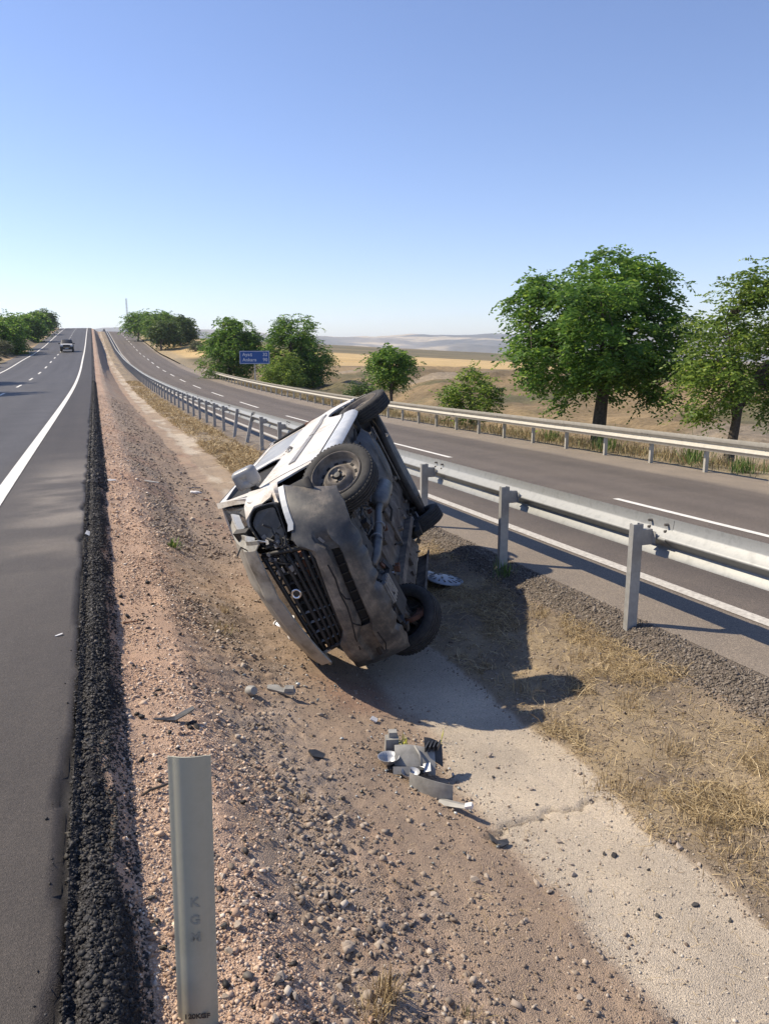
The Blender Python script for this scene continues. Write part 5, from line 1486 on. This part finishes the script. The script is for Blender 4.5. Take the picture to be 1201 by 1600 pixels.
straw("dry_straw", X, Y, g.gamma(3, .05, len(X)).clip(.05, .35), g.uniform(.008, .018, len(X)) * (Y / 14) ** .5, np.abs(g.normal(size=len(X))) * .4, M_STRAW, g)
# thin litter of straw on the slope and bench
X, Y = samp(2600, .1, 3.0, 1.7, 9., g); keep = g.random(len(X)) < np.clip(.15 + 2.2 * fbm(X * 1.3, Y * 1.3, 217, 4), .03, 1); X, Y = X[keep], Y[keep]
straw("straw_litter", X, Y, g.gamma(3, .015, len(X)).clip(.02, .12), g.uniform(.0012, .0028, len(X)), np.abs(g.normal(size=len(X))) * .25, M_STRAW, g)
X, Y = samp(16000, 2.55, 3.95, 2.0, 12., g)
stones("grit", X, Y, g.gamma(1.8, .0042, len(X)).clip(.003, .03), M_BROWN, g)
# standing dry grass behind the far rail
M_DRYG = island_mat("dry_grass", [(0, (.13, .11, .05)), (.4, (.26, .20, .10)), (.8, (.42, .33, .18)), (1, (.17, .20, .08))], rough=.8, transl=.2)
X = 12.5 + g.gamma(1.6, 1.3, 46000).clip(0, 9); Y = g.uniform(7, 75, len(X))
keep = g.random(len(X)) < np.clip(.5 + 2.0 * fbm(X * .8, Y * .5, 219, 4), .05, 1); X, Y = X[keep], Y[keep]
straw("dry_grass", X, Y, g.gamma(4, .055, len(X)).clip(.08, .60), g.uniform(.008, .022, len(X)), np.pi / 2 - np.abs(g.normal(size=len(X))) * .45, M_DRYG, g,
      zf=lambda x, y: z_right_land(x, y), curve=.5)

# ------------------------------------------------------------------ placing things by where a sight line meets the ground
def on_ground(u, v, zf=ground_z):
    p0 = at_depth(u, v, 1.0); o = np.array([0, 0, CAM_H]); d = p0 - o
    t = np.linspace(1.2, 40, 16000); P = o + d * t[:, None]
    h = P[:, 2] - zf(P[:, 0], P[:, 1]); i = int(np.argmax(h < 0)); return P[i]
def place(name, u, v, label, cat, rot=None, dz=0.0, rzv=0.0, zf=ground_z, group=None):
    p = on_ground(u, v, zf)
    o = empty(name, (p[0], p[1], p[2] + dz), 0, label, cat, group)
    if rot is not None: o.rotation_euler = rot
    return o

# single stones large enough to pick out
def stone_mesh(seed, mat):
    r = np.random.default_rng(seed); P = r.normal(size=(15, 3)); P /= np.linalg.norm(P, axis=1, keepdims=True); P *= r.uniform(.75, 1.05, (15, 1)) * np.array([1.1, .8, .6])
    bmh = bmesh.new()
    for p in P: bmh.verts.new(p)
    bmesh.ops.convex_hull(bmh, input=bmh.verts)
    for v in [v for v in bmh.verts if not v.link_faces]: bmh.verts.remove(v)
    me = bpy.data.meshes.new("stone"); bmh.to_mesh(me); bmh.free(); me.materials.append(mat)
    return me
M_STONEP = noise_mat("pale_stone", (.30, .25, .20), (.46, .39, .32), scale=9, rough=.95, bstr=.4, bscale=30)
M_STONED = noise_mat("dark_lump", (.035, .033, .032), (.075, .07, .066), scale=9, rough=.85, bstr=.4, bscale=30)
SP = [stone_mesh(i, M_STONEP) for i in range(5)]; SD = [stone_mesh(i + 9, M_STONED) for i in range(4)]
def single(u, v, px_, dark, label, group):
    p = on_ground(u, v); d = float(np.linalg.norm(p - np.array([0, 0, CAM_H]))); s = px_ * d / 1210 / 2 * .85
    o = bpy.data.objects.new("stone", random.choice(SD if dark else SP)); COL.objects.link(o)
    o.location = (p[0], p[1], p[2] + s * .35); o.scale = (s, s, s); o.rotation_euler = (random.uniform(-.3, .3), random.uniform(-.3, .3), random.uniform(0, 6.28))
    tag(o, label, "stone", group)
for (u, v, s) in ((959, 1338, 15), (943, 1335, 11), (1012, 1360, 9), (1085, 1415, 13), (1027, 1432, 14), (1140, 1440, 11), (895, 1365, 9), (997, 1422, 8), (865, 1390, 7), (845, 1283, 9), (770, 1215, 8), (838, 1258, 8)):
    single(u, v, s, True, "dark asphalt lump lying on the pale channel floor", "dark lumps on the pale channel")
for (u, v, s) in ((764, 1182, 14), (873, 1317, 13), (895, 1368, 14), (876, 1328, 10), (893, 1352, 9), (1060, 1325, 18), (1046, 1316, 12), (1092, 1353, 12), (920, 1392, 11), (1008, 1340, 9), (830, 1234, 10)):
    single(u, v, s, False, "pale stone lying on the channel or its right edge", "pale stones on the channel")
for (u, v, s) in ((678, 1400, 16), (688, 1408, 12), (732, 1342, 14), (760, 1372, 14), (838, 1382, 16), (858, 1394, 13), (640, 1332, 12), (700, 1430, 14), (820, 1440, 12), (890, 1480, 12), (905, 1560, 14), (935, 1490, 12), (742, 1378, 20), (795, 1430, 10), (660, 1290, 10), (590, 1310, 12), (610, 1350, 11)):
    single(u, v, s, False, "brownish stone half sunk in the slope beside the channel", "stones on the brown slope")
for (u, v, s) in ((438, 1530, 22), (460, 1558, 20), (353, 1560, 15), (382, 1415, 16), (372, 1448, 22), (395, 1350, 16), (418, 1360, 13), (348, 1372, 15), (358, 1488, 18), (430, 1596, 20), (480, 1310, 16), (505, 1335, 15), (547, 1480, 22), (500, 1440, 18), (530, 1545, 20), (510, 1400, 18), (557, 1520, 20), (595, 1575, 20)):
    single(u, v, s, False, "pale angular stone standing out of the foreground gravel", "stones in the foreground gravel")
for (u, v, s) in ((232, 982, 10), (275, 1010, 8), (240, 1085, 9), (307, 1137, 16), (225, 1150, 10), (350, 1447, 17), (236, 1405, 16), (238, 1450, 18), (228, 1495, 16), (232, 1540, 20), (207, 798, 9), (185, 840, 9)):
    single(u, v, s, True, "black crumb of asphalt rolled onto the pinkish gravel", "asphalt crumbs on the gravel bench")

# ------------------------------------------------------------------ debris
M_GREYP = noise_mat("grey_plastic_part", (.20, .195, .18), (.34, .33, .30), scale=14, rough=.6, detail=9)
M_DKP = noise_mat("dark_plastic_part", (.03, .031, .033), (.07, .07, .07), scale=14, rough=.45, detail=8)
M_SILVER = noise_mat("lamp_reflector", (.36, .37, .38), (.55, .56, .57), scale=14, rough=.42, metal=.5)
M_HUBC = noise_mat("hubcap_paint", (.27, .31, .36), (.38, .42, .48), scale=12, rough=.35, metal=.1)
M_PALE = noise_mat("pale_scrap", (.55, .54, .52), (.75, .74, .72), scale=14, rough=.5)
M_WEED = island_mat("weed_leaf", [(0, (.06, .12, .03)), (.6, (.12, .20, .05)), (1, (.22, .28, .08))], rough=.6, transl=.25)
M_YEL = noise_mat("yellow_sprig", (.45, .48, .05), (.60, .62, .10), scale=20, rough=.6)
def shard(name, u, v, label, pts, th, mat, rot, dz=.02, cat="debris", bendz=0.0):
    """flat broken piece with its own outline, curved by bendz"""
    o = place(name, u, v, label, cat, rot, dz)
    P = round_poly(pts, .004, 2); n = len(P)
    z = lambda p: bendz * (p[0] ** 2) * 10 + .004 * math.sin(p[0] * 60) * math.cos(p[1] * 55)
    V = [(p[0], p[1], z(p)) for p in P] + [(p[0], p[1], z(p) - th) for p in P]
    c = np.mean(P, 0); V += [(c[0], c[1], z(c)), (c[0], c[1], z(c) - th)]
    F = []
    for k in range(n):
        q = (k + 1) % n; F += [(k, q, 2 * n), (n + q, n + k, 2 * n + 1), (k, n + k, n + q, q)]
    me = mesh_data("piece", V, F, mat); link(bpy.data.objects.new("plate", me), o)
    return o
# smashed headlamp in the ditch
hp = place("broken_headlight", 640, 1206, "smashed grey headlamp unit with silver reflectors lying in the middle of the ditch", "headlight", (0, 0, math.radians(-20)), 0.01)
MB().box((-.105, .15, .075), (.085, .075, .12), R=rz(.1), taper=.92).box((-.10, .165, .15), (.05, .05, .035), R=rz(.1)).build("lamp_module", M_GREYP, hp)
G = []
for t in np.linspace(0, 1, 9):
    G.append([(-.09 + .24 * t, -.02 + .11 * q - .02 * t, .115 + .02 * math.sin(3 * t) - .10 * (1 - q) ** 1.5 - .03 * t) for q in np.linspace(0, 1, 7)])
MB().sheet(G, .006).build("housing", M_GREYP, hp, angle=35)
G = [[(.09 + .11 * t, .04 + .10 * q, .05 + .09 * q - .05 * t * t) for q in np.linspace(0, 1, 5)] for t in np.linspace(0, 1, 6)]
MB().sheet(G, .006).build("rear_cover", M_DKP, hp, angle=35)
for k in range(4): MB().box((.105 + .024 * k, .07 + .012 * k, .115 - .004 * k), (.008, .085, .03), R=rz(-.3)).build("fin", M_DKP, hp)
MB().tube([(.03, .05, .13), (.06, .0, .10), (.07, -.04, .05)], .008, 6).build("bracket", M_GREYP, hp, smooth=True)
MB().lathe([(.004, -.02), (.03, -.014), (.05, .008), (.062, .03), (.066, .03)], 20, 'z', (-.125, .02, .05)).build("reflector", M_SILVER, hp, smooth=True)
MB().lathe([(.004, -.02), (.03, -.014), (.045, .0), (.055, .02)], 20, 'z', (.0, -.10, .03)).build("reflector", M_SILVER, hp, smooth=True)
MB().sheet([[(-.10 + .05 * i, -.04 - .02 * j, .02 + .035 * (j % 2)) for j in range(3)] for i in range(3)], .004).build("lens_rim", M_GREYP, hp)
MB().box((.085, -.03, .03), (.075, .055, .012), R=rx(.5) @ ry(-.3)).build("reflector_plate", M_SILVER, hp)
MB().box((-.02, .01, .02), (.20, .13, .03)).build("base", M_DKP, hp)
MB().tube([(-.19, .165, .03), (-.16, .12, .05), (-.12, .10, .03)], .008, 6).build("cable", M_WIRE, hp)
# curved bumper fragment and its strip
o = place("bumper_fragment", 672, 1246, "curved grey bumper fragment standing on edge beside the smashed headlamp", "debris", (math.radians(-14), 0, math.radians(-28)), .0)
G = []
for t in np.linspace(0, 1, 13):
    x = -.125 + .25 * t; y = .085 * (1 - t) ** 2.2
    h = .125 - .03 * t
    G.append([(x, y - .012 * q * (2 - q), -.015 + h * q + (.006 if q == .5 else 0)) for q in (0, .22, .3, .5, .62, .8, 1)])
MB().sheet(G, -.005).build("plate", M_GREYP, o, angle=30)
o = place("bumper_strip", 712, 1266, "narrow broken grey strip leaning beside the curved bumper fragment", "debris", (math.radians(20), math.radians(-14), math.radians(-62)), .03)
MB().sheet([[(-.11 + .22 * t, -.028 + .01 * t, .01), (-.11 + .22 * t, 0, .022 - .01 * t), (-.11 + .22 * t, .028 - .012 * t, .004)] for t in np.linspace(0, 1, 7)], .006).build("plate", M_GREYP, o, angle=30)
MB().box((.095, 0, .015), (.04, .03, .02), R=rz(.4)).build("clip", M_PALE, o)
shard("plastic_shard", 777, 1320, "curved black plastic shard alone at the edge of the pale channel", [(-.05, .01), (-.01, .055), (.01, .05), (-.005, .01), (.055, -.015), (.05, -.04), (-.02, -.035)], .008, M_DKP, (.35, .25, .5), .02, bendz=.5)
o = shard("trim_piece", 438, 1084, "grey bracket shaped trim piece lying on the slope in front of the van", [(-.10, .03), (-.03, .045), (.0, .02), (.06, .04), (.10, .03), (.105, -.005), (.07, -.025), (-.09, -.01)], .014, M_GREYP, (.25, .1, -.5), .03)
MB().box((.06, .01, .014), (.07, .05, .025), R=rz(.2), taper=.8).build("clip", M_GREYP, o)
o = place("plastic_cup", 394, 1086, "small grey plastic cap left of the trim piece", "debris", (math.radians(70), 0, .4), .03)
MB().lathe([(.001, .03), (.025, .028), (.034, .01), (.036, -.03), (.030, -.03)], 16, 'z').build("cap", M_GREYP, o, angle=40)
shard("plastic_shard", 275, 1128, "flat dark grey leaf shaped shard on the pinkish gravel bench", [(-.115, .006), (-.06, .010), (.0, .018), (.05, .05), (.10, .045), (.105, .02), (.05, .0), (.0, -.02), (-.06, -.012), (-.11, -.006)], .006, M_DKP, (.16, -.08, -.05), .024, bendz=.2)
shard("plastic_shard", 496, 1184, "small black broken shard on the gravel slope above the headlamp", [(-.05, .03), (.0, .035), (.055, .0), (.03, -.03), (-.03, -.015)], .012, M_DKP, (.4, .3, .2), .025)
shard("plastic_shard", 585, 1128, "tiny pale and black shard between the van and the headlamp", [(-.03, .02), (.02, .03), (.035, -.01), (-.01, -.025)], .008, M_PALE, (.5, .2, .8), .02)
shard("metal_strip", 232, 754, "long grey metal strip on the gravel left of the van mirror", [(-.22, .03), (.0, .03), (.22, .022), (.23, -.02), (.05, -.028), (-.21, -.012)], .012, M_GREYP, (.1, .06, -.75), .03)
shard("pale_shard", 172, 752, "pale flat shard on the bench beside the black asphalt edge", [(-.09, .0), (-.02, .03), (.09, .035), (.10, .01), (.0, -.03)], .006, M_PALE, (.2, .1, .2), .02)
o = place("plastic_bottle", 306, 773, "crushed clear plastic bottle at the start of the channel", "bottle", (0, math.radians(90), math.radians(-30)), .04)
MB().lathe([(.001, -.10), (.030, -.098), (.034, -.07), (.029, -.03), (.035, .0), (.032, .05), (.014, .085), (.013, .10), (.001, .10)], 16, 'z').build("body", M_PALE, o, smooth=True)
MB().lathe([(.001, .118), (.016, .117), (.016, .10)], 12, 'z').build("cap", M_HUBC, o)
shard("dark_strip", 300, 764, "dark bent strip lying behind the plastic bottle", [(-.16, .01), (.0, .018), (.16, .03), (.17, .01), (.0, -.01), (-.15, -.012)], .012, M_DKP, (.1, .0, -.3), .025)
shard("pale_shard", 322, 782, "small brown and pale fragment right of the plastic bottle", [(-.05, .01), (.02, .04), (.05, .0), (.0, -.04)], .03, M_RUST, (.2, .1, .3), .02)
shard("pale_shard", 92, 993, "tiny white scrap on the near asphalt shoulder", [(-.025, .004), (.0, .008), (.028, .014), (.022, -.006), (-.01, -.008)], .003, M_PALE, (0, 0, .2), .006).location.z = float(z_road(-.35, 4.9)) + .008
shard("pale_shard", 137, 838, "small white shard caught in the black asphalt edge", [(-.02, .0), (.0, .045), (.03, .03), (.02, -.03)], .006, M_PALE, (.6, .2, .2), .03)
shard("pale_shard", 205, 975, "brown twig like splinter on the pinkish bench", [(-.06, .004), (.06, .008), (.06, 0), (-.06, -.006)], .008, M_RUST, (.1, .1, .4), .02)
o = place("stick", 243, 1240, "short dark twig left of the marker post", "twig", (0, 0, .35), .012)
MB().tube([(-.07, 0, 0), (-.02, .008, .01), (.03, .0, .012), (.08, .012, .004)], [.004, .007, .007, .004], 6).build("twig", M_BARK, o, smooth=True)
# low side wing mirror lying against the bonnet
o = place("mirror_glass", 443, 980, "round edged mirror glass in a white rim lying against the bonnet", "mirror", (math.radians(38), math.radians(-22), math.radians(-40)), .05)
P = round_poly([(-.12, -.05), (.12, -.05), (.12, .05), (-.12, .05)], .05, 5)
MB().ring([(x, y, .0) for x, y in P], [(x * .86, y * .74, .006) for x, y in P], .02, (0, 0, 1)).build("rim", M_PALE, o, angle=40)
obj("glass", [(x * .9, y * .8, -.004) for x, y in P], [tuple(range(len(P)))], M_CHROME, o)
shard("pale_shard", 462, 1002, "pinkish white fragment under the edge of the bonnet", [(-.08, .01), (.0, .03), (.08, .0), (.05, -.03), (-.05, -.02)], .02, M_PALE, (.2, .2, -.6), .03)
# wheel trim on the shaded grass
o = place("hubcap", 695, 911, "bluish slotted wheel trim lying on the shaded grass by the guard rail post", "hubcap", (math.radians(4), math.radians(7), .3), .05)
MB().lathe([(.001, .028), (.05, .028), (.09, .022), (.15, .012), (.200, -.002), (.212, -.016), (.207, -.018)], 40, 'z').build("disc", M_HUBC, o, smooth=True)
for k in range(16):
    a_ = 2 * math.pi * k / 16; rr_ = .150
    MB().box((rr_ * math.cos(a_), rr_ * math.sin(a_), .014), (.055, .017, .006), R=rz(a_ + .35) @ ry(.09)).build("slot", M_DKP, o)
for k in range(4):
    a_ = 2 * math.pi * k / 4 + .3
    MB().box((.07 * math.cos(a_), .07 * math.sin(a_), .026), (.06, .022, .006), R=rz(a_ + .6)).build("slot", M_DKP, o)
o = place("hubcap", 668, 903, "broken piece of wheel trim overlapping the bluish hubcap", "hubcap", (math.radians(7), math.radians(5), .9), .055)
MB().lathe([(.001, .02), (.05, .02), (.08, .012), (.105, -.004), (.10, -.008)], 30, 'z').build("disc", M_HUBC, o, smooth=True)
for k in range(8):
    a_ = 2 * math.pi * k / 8
    MB().box((.075 * math.cos(a_), .075 * math.sin(a_), .014), (.035, .014, .006), R=rz(a_ + .3)).build("slot", M_DKP, o)

# splinters of glass and plastic strewn round the impact
M_GLCR = island_mat("glass_crumb", [(0, (.05, .055, .05)), (.5, (.25, .27, .26)), (.8, (.60, .63, .62)), (1, (.03, .03, .03))], rough=.2, spec=.8)
_p = on_ground(640, 1200); q_ = on_ground(470, 1060)
X = np.concatenate([g.normal(_p[0], .28, 160), g.normal(q_[0], .25, 110)]); Y = np.concatenate([g.normal(_p[1], .38, 160), g.normal(q_[1], .35, 110)])
stones("glass_crumbs", X, Y, g.gamma(2., .007, len(X)).clip(.006, .035), M_GLCR, g, sink=.05, octa=True)

# ------------------------------------------------------------------ weeds and dry tufts
def tuft(name, u, v, label, cat, n, h, w, mat, seed, spread=.5, zf=ground_z, rad=.04, leafy=False):
    r = np.random.default_rng(seed); p = on_ground(u, v, zf)
    o = empty(name, tuple(p), 0, label, cat)
    az = r.uniform(0, 2 * np.pi, n); el = np.pi / 2 - np.abs(r.normal(size=n)) * spread; L = h * r.uniform(.4, 1.1, n)
    D = np.stack([np.cos(az) * np.cos(el), np.sin(az) * np.cos(el), np.sin(el)], -1); S = np.stack([-np.sin(az), np.cos(az), 0 * az], -1)
    b = np.stack([r.normal(size=n) * rad, r.normal(size=n) * rad, -.01 + 0 * az], -1)
    if leafy: b = b + D * (L * r.uniform(0, .7, n))[:, None]
    mid = b + D * (L * .55)[:, None]; tip = b + D * L[:, None]; tip[:, 2] -= .25 * L * np.cos(el)
    ww = w * r.uniform(.6, 1.3, n)[:, None]
    V = np.stack([b - S * ww * .4, b + S * ww * .4, mid - S * ww * .5, mid + S * ww * .5, tip - S * ww * .08, tip + S * ww * .08], 1).reshape(-1, 3)
    k = (np.arange(n) * 6)[:, None]
    F = np.concatenate([k + np.array([[0, 1, 3, 2]]), k + np.array([[2, 3, 5, 4]])], 1).reshape(-1, 4)
    big_mesh("leaves" if leafy else "blades", V, F, mat, o)["kind"] = "stuff"
    return o
tuft("weed", 273, 856, "small green weed growing on the gravel slope left of the van", "weed", 40, .11, .018, M_WEED, 1, .8, rad=.03, leafy=True)
tuft("weed", 630, 1164, "tiny yellow green sprig beside the headlamp module", "weed", 16, .09, .006, M_YEL, 2, .6, rad=.012)
tuft("weed", 690, 1160, "thin yellow stem lying at the edge of the van shadow", "weed", 5, .16, .006, M_YEL, 3, 1.3, rad=.02)
tuft("weed", 790, 900, "green and grey weeds growing at the foot of the middle guard rail post", "weed", 60, .20, .008, M_WEED, 4, .5, rad=.05)
tuft("dry_tuft", 600, 1562, "orange dry grass tuft among the coarse foreground stones", "grass tuft", 110, .16, .0035, M_STRAW, 5, .45, rad=.025)
tuft("dry_tuft", 582, 1590, "second dry grass tuft at the bottom picture edge", "grass tuft", 60, .12, .0035, M_STRAW, 6, .5, rad=.025)
tuft("dry_tuft", 735, 1590, "faded dry grass tuft at the bottom edge of the slope", "grass tuft", 45, .08, .003, M_DRYG, 7, .6, rad=.03)
tuft("dry_tuft", 467, 1255, "short straw tuft in the gravel right of the marker post", "grass tuft", 40, .08, .003, M_STRAW, 8, .7, rad=.03)
tuft("dry_tuft", 345, 985, "faded grey green tuft on the slope below the bonnet", "grass tuft", 80, .10, .005, M_DRYG, 9, .9, rad=.07)
tuft("dry_tuft", 350, 955, "dry straw tuft at the break of the slope left of the van", "grass tuft", 60, .10, .004, M_STRAW, 10, .8, rad=.05)
for i, (u, v) in enumerate(((850, 960), (905, 1030), (945, 1230), (985, 1100), (1120, 1300), (1060, 1180), (1150, 1340), (820, 1080), (1180, 1190), (1000, 1240))):
    tuft("dry_tuft", u, v, "matted golden straw tuft on the bank below the guard rail", "grass tuft", 150, .12, .0032, M_STRAW, 20 + i, 1.0, rad=.07)["group"] = "straw tufts on the right bank"
for i, (x, y) in enumerate(((12.9, 14.2), (13.1, 13.0), (12.8, 17.5), (13.3, 21.0))):
    p = (x, y, rl(x, y)); o = tuft("weed", 600, 900, "green roadside weed clump behind the far guard rail", "weed", 90, .55, .02, M_WEED, 40 + i, .45, rad=.16, leafy=i % 2 == 0); o.location = p; o["group"] = "green weeds behind the far rail"
